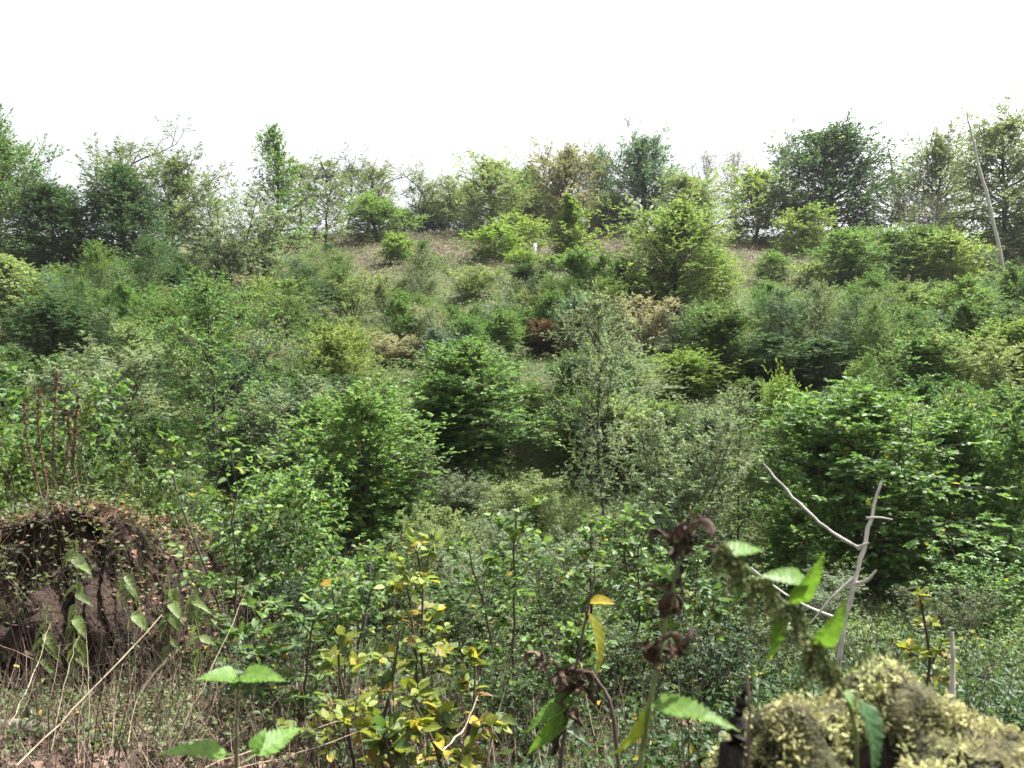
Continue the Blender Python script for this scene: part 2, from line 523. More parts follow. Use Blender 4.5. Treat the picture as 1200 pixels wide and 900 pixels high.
def plant(proto, X, Y, H, W, tint, name, label, cat, group=None, rot=None, parts=None):
    """an Empty at the plant's base that carries its trunk, branches and crown"""
    e = link(name)
    e.location = (X, Y, gz(X, Y))
    s = (W * .5) / proto.R
    e.scale = (s, s, H / proto.H)
    e.rotation_euler = (0, 0, random.uniform(0, 6.28) if rot is None else rot)
    tag(e, label, cat, group)
    for pn, me, lf in proto.parts:
        o = link(pn, me, e)
        o.color = (*tint, 1)
        if lf:
            o['kind'] = 'stuff'
    return e


random.seed(11)
P = {}
def proto(name, seed, **kw):
    mats = {k: kw.pop(k) for k in ('leafmat', 'barkmat', 'twigmat') if k in kw}
    P[name] = Proto(name, gen(seed, **kw), **mats)

# spreading hornbeam and beech bushes of layered sprays
for i in range(4):
    proto('spray%d' % i, 20 + i, H=3.0, R=1.7, h0=.01, nl=130, e0=[12, 26, 30, 18][i], e1=82, ns=7, nt=4, nleaf=8, leaf=(.068, .048), flat=.45,
          curve=[-.12, -.06, -.02, -.10][i], profile='oval', trunk_r=.04, clump=.32, spray=(i in (0, 3)), stems=[2, 3, 1, 4][i], spread=.42, tw=.32)
# fine-leaved upright willows
for i in range(2):
    proto('willow%d' % i, 40 + i, H=3.0, R=1.35, h0=.03, nl=96, e0=28, e1=72, ns=8, nt=4, nleaf=9, leaf=(.065, .028), flat=.45,
          curve=.0, profile='dome', trunk_r=.03, stems=7, spread=.5, spray=False, tw=.3, clump=.4)
# thin birch saplings with airy crowns
for i in range(2):
    proto('birch%d' % i, 50 + i, H=4.0, R=1.25, h0=.12, nl=56, e0=30, e1=60, ns=8, nt=4, nleaf=8, leaf=(.052, .04), flat=.35,
          curve=-.12, profile='oval', trunk_r=.032, spray=False, tw=.4, clump=.45, wob=.035)
# tan seeding brooms
for i in range(2):
    proto('broom%d' % i, 60 + i, H=2.4, R=1.0, h0=.08, nl=70, e0=50, e1=80, ns=7, nt=4, nleaf=7, leaf=(.06, .022), flat=.2,
          curve=.1, profile='dome', trunk_r=.022, stems=7, spread=.55, spray=False, tw=.3)
# round dense bushes of the upper slope
for i in range(2):
    proto('ball%d' % i, 70 + i, H=3.2, R=1.7, h0=.06, nl=60, e0=-8, e1=70, ns=8, nt=4, nleaf=8, leaf=(.12, .09), flat=.5,
          curve=-.05, profile='oval', trunk_r=.06, spray=False, tw=.42, clump=.3)
proto('lollipop', 75, H=3.2, R=1.4, h0=.26, nl=60, e0=-5, e1=75, ns=8, nt=4, nleaf=8, leaf=(.12, .09), flat=.5,
      curve=-.05, profile='oval', trunk_r=.07, spray=False, tw=.42, clump=.2)
# trees of the skyline
for i in range(3):
    proto('oak%d' % i, 80 + i, H=8.0, R=3.4, h0=.06, nl=72, e0=-4, e1=68, ns=9, nt=6, nleaf=8, leaf=(.165, .125), flat=.4,
          curve=.03, profile='oval', trunk_r=.19, spray=False, tw=.46, clump=.45, wob=.14, crook=.07)
for i in range(2):
    proto('sparse%d' % i, 90 + i, H=8.0, R=2.8, h0=.26, nl=26, e0=20, e1=65, ns=8, nt=5, nleaf=6, leaf=(.15, .11), flat=.35,
          curve=.05, profile='umbrella', trunk_r=.14, spray=False, tw=.46, clump=.6, wob=.18, crook=.1, bare=True)
for i in range(2):
    proto('dense%d' % i, 100 + i, H=6.5, R=2.9, h0=.03, nl=104, e0=-12, e1=66, ns=9, nt=6, nleaf=8, leaf=(.14, .10), flat=.5,
          curve=-.06, profile='oval', trunk_r=.16, tw=.42, clump=.35, spray=False)
proto('feather', 110, H=7.0, R=2.6, h0=.05, nl=84, e0=8, e1=70, ns=8, nt=5, nleaf=9, leaf=(.17, .08), flat=.3,
      curve=.22, profile='dome', trunk_r=.17, spray=False, tw=.4, clump=.45)
proto('conic', 113, H=8.5, R=2.8, h0=.04, nl=74, e0=8, e1=64, ns=8, nt=5, nleaf=7, leaf=(.14, .10), flat=.5,
      curve=-.06, profile='cone', trunk_r=.15, tw=.46, clump=.65, spray=False, wob=.1, crook=.05)
proto('slender', 114, H=7.5, R=1.9, h0=.16, nl=36, e0=25, e1=62, ns=8, nt=5, nleaf=6, leaf=(.12, .085), flat=.35,
      curve=-.05, profile='oval', trunk_r=.09, spray=False, tw=.5, clump=.5, bare=True)
proto('poplar', 116, H=5.5, R=1.25, h0=.03, nl=80, e0=40, e1=80, ns=8, nt=4, nleaf=7, leaf=(.12, .08), flat=.3,
      curve=.08, profile='cone', trunk_r=.07, spray=False, tw=.42, clump=.6)
proto('droop', 118, H=9.5, R=4.0, h0=.05, nl=100, e0=-8, e1=58, ns=9, nt=6, nleaf=8, leaf=(.16, .11), flat=.55,
      curve=-.2, profile='dome', trunk_r=.2, tw=.42, clump=.5, spray=False)
for i in range(2):
    proto('bare%d' % i, 120 + i, H=6.5, R=2.4, h0=.08, nl=40, e0=20, e1=68, ns=9, nt=6, nleaf=1, leaf=(.10, .07), flat=.3,
          curve=.05, profile='oval', trunk_r=.09, spray=False, tw=.5, clump=.5, crook=.06, bare=True, barkmat=M_GREYTWIG)
# tall young hornbeam of the middle slope
proto('young', 131, H=5.4, R=2.1, h0=.02, nl=130, e0=16, e1=74, ns=8, nt=5, nleaf=8, leaf=(.080, .056), flat=.45,
      curve=-.04, profile='oval', trunk_r=.08, spray=False, tw=.4, clump=.35)
# big-leaved low bushes close to the camera
for i in range(2):
    proto('nearbush%d' % i, 140 + i, H=1.5, R=.95, h0=.03, nl=48, e0=8, e1=62, ns=7, nt=2, nleaf=8, leaf=(.066, .048), flat=.68,
          curve=-.1, profile='dome', trunk_r=.013, stems=5, spread=.5, tw=.4, clump=.4, hi=True)

# tints (leaf base colours)
DK = (.052, .098, .044); MID = (.080, .138, .046); GRN = (.100, .167, .050); YG = (.145, .200, .058); PALE = (.160, .205, .092)
GREY = (.135, .172, .112); BLUE = (.078, .130, .090); TAN = (.25, .23, .175); OCH = (.15, .145, .08); RUST = (.12, .075, .045)
BRGT = (.140, .208, .052); OLV = (.112, .142, .066)
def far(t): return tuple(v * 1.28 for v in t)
def near(t): return tuple(v * .56 for v in t)  # darker foreground leaves, with the deep shade among them put into the tint

# ------------------------------------------------------------------ placed trees and bushes
# proto, name, px, top py, width px, distance, tint, category, label, short name for neighbours (or None)
T = 'tree'; S = 'bush'
PLACED = [
 # skyline, left to right
 ('oak0', 'oak_tree', -8, 128, 110, 50, MID, T, 'tall open-crowned tree at the far left edge of the skyline', 'far left skyline tree'),
 ('dense0', 'hornbeam_tree', 62, 216, 115, 47, DK, T, 'low dark green dense tree beside the far left skyline tree', 'low dark tree at left'),
 ('dense1', 'hornbeam_tree', 146, 190, 100, 47.5, DK, T, 'dark round tree standing in front of the bare-topped leaning tree at left', 'dark round tree at left'),
 ('sparse0', 'ash_tree', 158, 146, 88, 60, OLV, T, 'thin bare-topped tree rising behind the dark round tree at left', None),
 ('oak1', 'oak_tree', 214, 178, 100, 56, OLV, T, 'olive-green oak between the dark round tree and the grey willow', 'olive oak at left'),
 ('willow1', 'willow_tree', 278, 212, 110, 42, GREY, T, 'large grey-green willow in front of the tall pointed tree at left', 'grey willow at left'),
 ('conic', 'alder_tree', 320, 146, 84, 50, GRN, T, 'tall pointed green tree rising highest left of the bare slope', 'tall pointed tree at left'),
 ('slender', 'birch_tree', 382, 184, 66, 56, OLV, T, 'slender see-through tree right of the tall pointed green tree', 'slender see-through tree'),
 ('sparse1', 'oak_tree', 428, 186, 66, 74, OLV, T, 'sparse thin-topped tree behind the small leaning oak', None),
 ('oak2', 'oak_tree', 441, 228, 76, 64, GRN, T, 'small green oak with leaning trunk at the left end of the bare crest', 'small leaning oak'),
 ('sparse0', 'oak_tree', 484, 190, 56, 74, OLV, T, 'crooked see-through oak alone on the bare crest line', 'crooked oak on the crest'),
 ('slender', 'rowan_tree', 527, 204, 44, 75, PALE, T, 'small thin pale tree right of the crooked oak on the crest', None),
 ('oak1', 'maple_tree', 574, 180, 92, 70, PALE, T, 'light green spreading tree on the crest above the round bushes', 'light green crest tree'),
 ('dense1', 'oak_tree', 622, 192, 48, 79, DK, T, 'narrow dark tree behind, between the light green and the rusty oak', None),
 ('oak0', 'oak_tree', 668, 166, 88, 69, OCH, T, 'rust-tinged oak with orange-brown leaves on the crest', 'rust-tinged oak'),
 ('oak2', 'oak_tree', 702, 174, 50, 80, DK, T, 'dark oak top showing behind the rust-tinged oak', None),
 ('feather', 'whitebeam_tree', 756, 152, 92, 69, BLUE, T, 'dense blue-green tree with upswept twigs at the middle of the crest', 'blue-green crest tree'),
 ('dense0', 'hornbeam_tree', 716, 226, 60, 72, OLV, T, 'low olive tree at the left foot of the blue-green tree', None),
 ('bare0', 'dead_tree', 824, 160, 56, 80, OLV, T, 'bare brownish tree top right of the blue-green tree', None),
 ('bare1', 'dead_tree', 862, 166, 58, 80, OLV, T, 'bare brownish tree top behind the broad light green tree', None),
 ('dense1', 'maple_tree', 806, 204, 72, 62, PALE, T, 'pale yellow-green rounded crown behind the tall young hornbeam', 'pale rounded crown'),
 ('oak1', 'maple_tree', 884, 192, 104, 66, YG, T, 'broad light green tree with dark trunk left of the big dark oak', 'broad light green tree'),
 ('ball0', 'hazel_bush', 940, 240, 60, 58, YG, S, 'yellow-green bush below the big dark oak', 'yellow-green bush under the oak'),
 ('sparse1', 'oak_tree', 930, 148, 62, 74, DK, T, 'crooked thin dark tree peeking out left of the big dark oak', None),
 ('dense0', 'oak_tree', 980, 146, 128, 65, DK, T, 'big round dark green oak at the right of the crest', 'big dark oak'),
 ('bare0', 'thorn_shrub', 1062, 212, 66, 66, OLV, S, 'tangle of bare purplish twigs right of the big dark oak', 'bare purplish tangle'),
 ('bare1', 'thorn_shrub', 1096, 228, 60, 60, OLV, S, 'bare brown twigs under the olive tree near the dead pole', None),
 ('oak0', 'oak_tree', 1102, 146, 84, 66, OLV, T, 'olive-brown tree behind the tall leaning dead trunk', None),
 ('droop', 'beech_tree', 1172, 128, 150, 56, OLV, T, 'large drooping tree at the right edge beside the leaning dead trunk', 'large drooping tree'),
 ('dense1', 'beech_bush', 1205, 246, 50, 54, MID, S, 'green bush at the right edge under the drooping tree', None),
 ('slender', 'birch_tree', 352, 190, 60, 70, OLV, T, 'thin tree between the tall pointed tree and the slender see-through tree', None),
 ('sparse1', 'oak_tree', 404, 182, 58, 77, DK, T, 'thin dark-branched tree just right of the slender see-through tree', None),
 ('sparse0', 'oak_tree', 456, 186, 60, 79, OLV, T, 'thin forked tree behind, between the small leaning oak and the crooked oak', None),
 ('slender', 'rowan_tree', 506, 214, 50, 79, OLV, T, 'low thin tree right behind the crooked oak on the crest', None),
 ('oak2', 'hawthorn_tree', 546, 212, 60, 78, PALE, T, 'pale low tree at the left side of the light green crest tree', None),
 ('dense0', 'hawthorn_tree', 510, 236, 50, 80, MID, T, 'low green thorn at the crest behind the crooked oak', None),
 ('dense1', 'hawthorn_tree', 474, 244, 50, 81, MID, T, 'low dark thorn at the crest left of the crooked oak', None),
 ('oak1', 'oak_tree', 602, 196, 64, 76, GRN, T, 'green tree at the right side of the light green crest tree', None),
 ('dense0', 'hawthorn_tree', 640, 222, 60, 77, OLV, T, 'olive low tree at the left foot of the rust-tinged oak', None),
 ('sparse1', 'oak_tree', 1040, 196, 60, 74, OLV, T, 'thin olive tree right behind the big dark oak', None),
 # bushes on the bare upper slope
 ('lollipop', 'maple_bush', 466, 274, 38, 51, BRGT, S, 'small round bright green bush alone on the bare slope', 'lone round bush'),
 ('ball0', 'maple_bush', 610, 250, 56, 56, YG, S, 'yellow-green bush topping the clump in the middle of the bare slope', None),
 ('ball1', 'maple_bush', 580, 262, 66, 50, BRGT, S, 'large bright round bush leftmost in the clump on the bare slope', 'bright round bush'),
 ('ball0', 'maple_bush', 613, 292, 38, 46, BRGT, S, 'small bright bush lowest in the clump on the bare slope', None),
 ('poplar', 'poplar_tree', 668, 228, 50, 50, YG, T, 'upright feathery bright green young tree on the bare slope', 'upright feathery young tree'),
 ('ball1', 'maple_bush', 651, 298, 34, 46, GRN, S, 'small green bush at the foot of the feathery young tree', None),
 ('ball0', 'hazel_bush', 906, 293, 44, 46, GRN, S, 'small green bush on the slope below the yellow-green bush under the oak', None),
 ('ball1', 'hazel_bush', 950, 306, 46, 44, PALE, S, 'low pale bush left of the row of bushes at right', None),
 ('dense0', 'hornbeam_bush', 992, 268, 80, 45, GRN, S, 'leftmost large bush of the row below the big dark oak', 'leftmost bush of the right row'),
 ('ball1', 'hornbeam_bush', 1044, 264, 52, 46, GRN, S, 'second bush of the row below the big dark oak', None),
 ('dense1', 'hornbeam_bush', 1084, 262, 62, 46, MID, S, 'darker third bush of the row below the bare purplish tangle', None),
 ('ball0', 'maple_bush', 1116, 270, 70, 44, YG, S, 'yellow-green rightmost bush of the row by the leaning dead trunk', 'yellow-green bush by the pole'),
 # middle slope landmarks
 ('young', 'hornbeam_tree', 790, 234, 128, 32, (.14, .195, .070), T, 'tall pale green young hornbeam standing above the thicket right of centre', 'tall young hornbeam'),
 ('young', 'hornbeam_tree', 838, 288, 62, 34.5, YG, T, 'yellowish bush leaning on the right side of the tall young hornbeam', None),
 ('broom0', 'willowherb_bush', 760, 346, 62, 28, TAN, S, 'tan seeding bush in front of the tall young hornbeam', 'tan seeding bush'),
 ('spray2', 'hornbeam_bush', 802, 408, 84, 23, BRGT, S, 'bright yellow-green bush below the tan seeding bush', 'bright bush below the tan bush'),
 ('broom1', 'broom_bush', 416, 314, 68, 34, PALE, S, 'straw-green broom-like bush on the left middle slope', 'straw-green broom bush'),
 ('broom0', 'broom_bush', 466, 388, 66, 26, TAN, S, 'pinkish tan dry bush left of centre in the thicket', 'pinkish tan bush'),
 ('broom1', 'broom_bush', 546, 312, 74, 38, PALE, S, 'pale yellowish bush below the bright round bush', 'pale yellowish bush'),
 ('spray1', 'dead_bush', 642, 372, 50, 28, RUST, S, 'rusty brown withered bush in the centre of the thicket', 'rusty withered bush'),
 ('spray0', 'hornbeam_bush', 566, 398, 150, 18, MID, S, 'broad layered hornbeam at centre with dark hollow beneath', 'broad central hornbeam'),
 ('spray3', 'hornbeam_bush', 508, 430, 90, 19, GRN, S, 'rounded hornbeam wedged between the broad central hornbeam and the dark-bellied bush', None),
 ('spray1', 'hornbeam_bush', 436, 448, 168, 14.6, GRN, S, 'big dark-bellied bush left of the grassy gap', 'dark-bellied bush'),
 ('birch0', 'birch_sapling', 250, 318, 150, 15.5, MID, T, 'airy dark-stemmed birch sapling on the left middle slope', 'airy dark-stemmed birch'),
 ('birch1', 'birch_sapling', 706, 338, 100, 14.0, GREY, T, 'thin upright birch sapling with dark stem right of centre', 'thin upright birch'),
 ('willow0', 'willow_bush', 792, 468, 130, 12.6, GREY, S, 'speckled willow bush right of the thin upright birch', 'speckled willow'),
 ('birch0', 'alder_sapling', 866, 455, 70, 13.5, GREY, T, 'small grey sapling left of the large right-hand hornbeam', 'small grey sapling'),
 ('spray0', 'hornbeam_bush', 1030, 452, 250, 12.6, MID, S, 'large layered hornbeam behind the pale forked branch', 'large right-hand hornbeam'),
 ('spray3', 'hornbeam_bush', 1172, 470, 130, 12.2, MID, S, 'hornbeam bush at the right edge beside the large layered hornbeam', 'right edge hornbeam'),
 ('spray2', 'beech_bush', 940, 560, 110, 11.6, GRN, S, 'low green beech in front of the left flank of the large layered hornbeam', None),
 ('spray2', 'beech_bush', 912, 432, 60, 17, BRGT, T, 'small upright bright bush behind the small grey sapling', None),
 ('spray1', 'hornbeam_bush', 900, 392, 130, 24, DK, S, 'dark layered bush right of the bright yellow-green bush', 'dark layered bush'),
 ('willow1', 'willow_bush', 340, 440, 120, 16.5, GREY, S, 'greyish willow left behind the dark-bellied bush', 'greyish willow'),
 ('spray2', 'beech_bush', 60, 340, 120, 27, DK, S, 'dark layered bush near the left edge below the low dark tree', 'dark bush at the left edge'),
 ('spray0', 'beech_bush', 22, 302, 90, 32, PALE, S, 'pale bush at the left edge below the far left skyline tree', None),
 ('willow0', 'willow_bush', 120, 395, 150, 17, GREY, S, 'wide bluish willow bush left of the airy dark-stemmed birch', 'wide bluish willow'),
]
LANDMARKS = []
PLACED_PX = []
for (pk, nm, px, top, w, Y, tint, cat, label, short) in PLACED:
    X = px2x(px, Y)
    h = py2z(top, Y) - gz(X, Y)
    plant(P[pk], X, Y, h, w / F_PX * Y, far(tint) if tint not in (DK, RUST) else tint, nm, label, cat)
    base_py = 450 - (gz(X, Y) - EYE) / Y * F_PX
    PLACED_PX.append((px, top, w, Y, base_py))
    if short: LANDMARKS.append((px, (top + base_py) / 2, short))

PLACED_PX.append((1168, 240, 40, 47.0, 316))
# ------------------------------------------------------------------ the thicket: many smaller bushes between the landmarks
rng = np.random.default_rng(77)
KINDS = [(('spray0', 'spray1', 'spray2', 'spray3'), 'hornbeam_bush', 'hornbeam bush', .54),
         (('willow0', 'willow1'), 'willow_bush', 'willow bush', .18),
         (('birch0', 'birch1'), 'birch_sapling', 'birch sapling', .20),
         (('broom0', 'broom1'), 'broom_bush', 'broom-like bush', .08)]
TINTS = [('dark green', DK), ('mid green', MID), ('green', GRN), ('yellow-green', YG), ('pale green', PALE), ('grey-green', GREY), ('bluish', BLUE)]
TW = np.array([.16, .26, .27, .07, .10, .08, .06]); TW /= TW.sum()
fills = []
tries = 0
while tries < 14000 and len(fills) < 380:
    tries += 1
    Y = math.sqrt(rng.uniform(12.0 ** 2, 49.0 ** 2)); px = rng.uniform(-60, 1260)
    X = px2x(px, Y)
    upper = 1 if Y < 40 else 0
    # the bare slope and the clearings stay open
    if Y > 35 and 395 < px < 880: continue
    if Y > 42 and 860 < px < 960: continue
    if Y < 16.8 and 500 < px < 740: continue
    if Y < 13.2 and px > 720: continue
    if Y < 13 and px > 330: continue
    k = rng.choice(4, p=[q[3] for q in KINDS])
    H = rng.uniform(1.3, 2.7) * (1.25 if k == 2 else .8 if k == 3 else 1) * (1 + .25 * (Y > 30))
    W = H * (rng.uniform(.62, 1.0) if k == 0 else rng.uniform(.65, .95) if k == 1 else rng.uniform(.5, .7) if k == 2 else rng.uniform(.7, 1))
    if any((X - a) ** 2 + (Y - b) ** 2 < (.30 * (W + c)) ** 2 + .1 for a, b, c, *_ in fills): continue
    g = gz(X, Y)
    top = 450 - (g + H - EYE) / Y * F_PX
    wpx = W / Y * F_PX
    bad = False
    for (lx, lt, lw, lY, lb) in PLACED_PX:
        if Y < lY - .2 and abs(px - lx) < (lw + wpx) * .42 and top < lt + (lb - lt) * .82 and (lY - Y) < 14: bad = True; break
        if abs(Y - lY) < .35 * (W + lw / F_PX * lY) * .6 and abs(px - lx) < (lw + wpx) * .3: bad = True; break
    if bad: continue
    ti = rng.choice(len(TINTS), p=TW)
    if k == 3: ti = int(rng.choice([4, 4, 5]))
    if k == 1: ti = int(rng.choice([2, 4, 5, 5, 6]))
    fills.append((X, Y, W, H, k, ti, px, (top + 450 - (g - EYE) / Y * F_PX) / 2))

used = {}
ORD = ['', 'second ', 'third ', 'fourth ', 'fifth ', 'sixth ', 'seventh ', 'eighth ', 'ninth ', 'tenth ']
rows = []
for f in fills:
    X, Y, W, H, k, ti, px, pyc = f
    best = min(LANDMARKS, key=lambda q: math.hypot(q[0] - px, (q[1] - pyc) * 1.3))
    dx, dy = px - best[0], pyc - best[1]
    if abs(dx) > abs(dy): rel = 'right of' if dx > 0 else 'left of'
    else: rel = 'below' if dy > 0 else 'above'
    size = 'small' if H < 1.5 else 'large' if H > 2.3 else 'middling'
    rows.append((math.hypot(dx, dy), (size, TINTS[ti][0], KINDS[k][2], rel, best[2]), f))
for dist, key, f in sorted(rows, key=lambda r: r[0]):
    n = used.get(key, 0); used[key] = n + 1
    size, tn, kn, rel, sh = key
    label = '%s %s %s%s %s the %s' % (size, tn, kn, '' if n == 0 else ', ' + ORD[min(n, 9)].strip() + ' such', rel, sh)
    X, Y, W, H, k, ti, px, pyc = f
    jit = rng.uniform(.9, 1.3)
    c = tuple(min(.5, v * jit * q) for v, q in zip(TINTS[ti][1], rng.uniform(.93, 1.07, 3)))
    if k == 3 and rng.uniform() < .15: c = TAN
    plant(P[KINDS[k][0][rng.integers(len(KINDS[k][0]))]], X, Y, H, W, c, KINDS[k][1], label,
          'sapling' if k == 2 else 'bush', group='bushes of the hillside thicket')

# ------------------------------------------------------------------ undergrowth: uncountable low growth
def scatter(name, n, yr, pxr, size, height, tint, per=14, mat=None, seed=1, dens=None, label=None, hi=False, flat=.6, wl=.62, ypow=2.0, spread=1.0, dir_up=.25, sf=None):
    """low leafy growth as one mesh: clumps of leaves over the ground"""
    r = np.random.default_rng(seed)
    Y = (r.uniform(yr[0] ** ypow, yr[1] ** ypow, n)) ** (1 / ypow)
    px = r.uniform(pxr[0], pxr[1], n)
    X = (px - 600) / F_PX * Y
    if dens is not None:
        keep = r.uniform(0, 1, n) < dens(X, Y, px)
        X, Y = X[keep], Y[keep]
    n = len(X)
    hgt = height * r.uniform(.35, 1.25, n)
    cr = spread * hgt * r.uniform(.4, .9, n)
    m = n * per
    a = r.uniform(0, 2 * np.pi, m); q = np.sqrt(r.uniform(0, 1, m))
    h = r.uniform(0, 1, m) ** .7
    x = np.repeat(X, per) + np.cos(a) * q * np.repeat(cr, per); y = np.repeat(Y, per) + np.sin(a) * q * np.repeat(cr, per)
    z = (sf or ground)(x, y) + h * np.repeat(hgt, per) * (1 - .45 * q ** 2)
    D = np.stack([np.cos(a), np.sin(a), np.full(m, dir_up)], -1) + r.normal(0, .45, (m, 3))
    Nn = UP * flat + r.normal(0, 1, (m, 3)) * (1 - flat)
    L = size * r.uniform(.6, 1.3, m)
    V, F = (leaves_hi if hi else leaves)(np.stack([x, y, z], -1), D, Nn, L, L * wl * r.uniform(.8, 1.2, m))
    tone = np.repeat(r.uniform(0, 1, n), per) * .5 + r.uniform(0, 1, m) * .5
    pf = 6 if hi else 2
    o = link(name, build_mesh(name, V, F, mat or M_LEAF, {'lv': np.repeat(tone, pf), 'ly': np.repeat(r.uniform(0, 1, m), pf)}))
    o.color = (*tint, 1)
    tag(o, label, kind='stuff')
    return o


def meadow(X, Y, px): return np.clip(np.where(px > 560, 1.0, .75), 0, 1)
scatter('undergrowth', 6500, (7.0, 17.0), (-40, 1240), .055, .36, (.125, .185, .08), 11, seed=5, dens=meadow, label='low leafy undergrowth on the floor of the clearing')
scatter('slope_undergrowth', 3000, (14, 44), (-40, 1240), .085, .55, MID, 16, seed=6, label='low leafy undergrowth between the bushes of the slope')
def heath(X, Y, px): return np.clip(.72 + 1.2 * np.sin(X * .55 + 1) * np.sin(Y * .5 + X * .2) + .6 * np.sin(X * 1.7) * np.sin(Y * 1.3), .03, 1)
scatter('heath', 12000, (36, 77), (330, 1080), .13, .55, (.125, .150, .095), 8, seed=7, dens=heath, label='grey-green low heath on the upper slope')
scatter('dry_heath', 6500, (40, 78), (330, 1240), .26, .42, (.18, .135, .10), 7, mat=M_DRYLEAF, seed=8, wl=.14, flat=.1, dir_up=1.0,
        label='pinkish brown dry grass on the upper slope')
scatter('meadow_grass', 6500, (6.0, 17.0), (380, 1240), .13, .14, (.15, .18, .085), 5, seed=9, wl=.09, flat=.1, dir_up=1.2,
        label='thin green grass on the floor of the clearing')

# ------------------------------------------------------------------ far single things: dead trunks and tree guards
def stick(name, label, cat, pts, radii, mat, color=(.3, .25, .2), group=None, k=7, wob=0.0, seed=0, n_sub=5, parent=None):
    """one bent stick through 3D points, finely subdivided and a little uneven"""
    pts = np.asarray(pts, float); radii = np.asarray(radii, float)
    t = np.linspace(0, len(pts) - 1, (len(pts) - 1) * n_sub + 1)
    c = np.stack([np.interp(t, np.arange(len(pts)), pts[:, i]) for i in range(3)], -1)
    r = np.interp(t, np.arange(len(pts)), radii)
    rg = np.random.default_rng(seed)
    if len(pts) > 2:
        ker = np.ones(n_sub) / n_sub
        for i in range(3):
            pad = np.pad(c[:, i], n_sub // 2, mode='edge')
            c[1:-1, i] = np.convolve(pad, ker, mode='valid')[1:len(c) - 1]
    c[1:-1] += rg.normal(0, wob, c[1:-1].shape)
    r = r * rg.uniform(.85, 1.15, len(r))
    V, F = tubes(c[None], r[None], k)
    lv = np.repeat(rg.uniform(.2, .8, len(F) // k + 1), k)[:len(F)]
    o = link(name, build_mesh(name, V, F, mat, {'lv': lv, 'ly': lv}, smooth=True), parent)
    o.color = (*color, 1)
    if parent is None: tag(o, label, cat, group)
    return o


Yp = 47.0
b = pix(1179, 314, Yp); b[2] = gz(b[0], b[1]) - .2
stick('dead_tree', 'tall thin pale dead trunk leaning left at the right end of the crest', 'dead tree',
      [b, pix(1165, 258, Yp), pix(1148, 200, Yp + .3), pix(1139, 160, Yp + .4), pix(1133, 133, Yp + .4)], [.125, .105, .085, .065, .025], M_POLE, wob=.02, k=8)
b = pix(1056, 262, 66)
stick('dead_tree', 'short grey snag poking out of the bare purplish tangle', 'dead tree',
      [b, pix(1048, 210, 66), pix(1040, 170, 66)], [.17, .12, .04], M_POLE, wob=.02, k=8)

def tree_guard(px, Y, label):
    X = px2x(px, Y); r, h = .13, .95
    th = np.arange(10) * 2 * np.pi / 10
    ring = lambda rr, z: np.stack([np.cos(th) * rr, np.sin(th) * rr, np.full(10, z)], -1)
    V = np.concatenate([ring(r, -.1), ring(r * .97, h * .5), ring(r, h), ring(r * .85, h), ring(r * .85, h * .3)])
    i = np.arange(10); F = np.concatenate([np.stack([i + 10 * q, (i + 1) % 10 + 10 * q, (i + 1) % 10 + 10 * (q + 1), i + 10 * (q + 1)], -1) for q in range(4)])
    e = link('tree_guard'); e.location = (X, Y, gz(X, Y)); e.rotation_euler = (0, .05, 0)
    tag(e, label, 'tree guard', 'white tree guards on the bare slope')
    link('tube', build_mesh('guard_tube', V, F, M_GUARD), e)
    Vs, Fs = tubes(np.array([[[r + .03, 0, -.1], [r + .03, 0, h * .6], [r + .03, 0, h * 1.15]]]), np.array([[.025, .025, .02]]), 5)
    link('stake', build_mesh('guard_stake', Vs, Fs, M_DEADWOOD), e)
tree_guard(626, 53, 'white tree guard tube right of the bright round bush')
tree_guard(736, 64, 'white tree guard tube below the blue-green crest tree')

# ------------------------------------------------------------------ earth bank at the left
def bank_h(x, y):
    """height of the bank over the ground"""
    front = np.clip((y - 4.95 - .12 * np.sin(x * 2.3)) / .42, 0, 1); front = front ** .55
    back = np.clip((8.6 - y) / 2.2, 0, 1); back = back * back * (3 - 2 * back)
    side = np.clip((-2.35 - x + .15 * (y - 5.4)) / .6, 0, 1); side = side * side * (3 - 2 * side)
    top = 1.22 + .10 * np.sin(x * 1.9 + .6) + .05 * np.sin(x * 5 + y * 3)
    return top * front * back * side


def vnoise(x, y, z, s, seed=0):
    r = np.random.default_rng(seed); o = np.zeros_like(x)
    for q in range(5):
        k = r.normal(0, 1, 3) * s * 1.7 ** q
        k2 = r.normal(0, 1, 3) * s * 1.7 ** q
        o += np.sin(k[0] * x + k[1] * y + k[2] * z + r.uniform(0, 6)) * np.sin(k2[0] * x + k2[1] * y + k2[2] * z + r.uniform(0, 6)) / 1.5 ** q
    return o


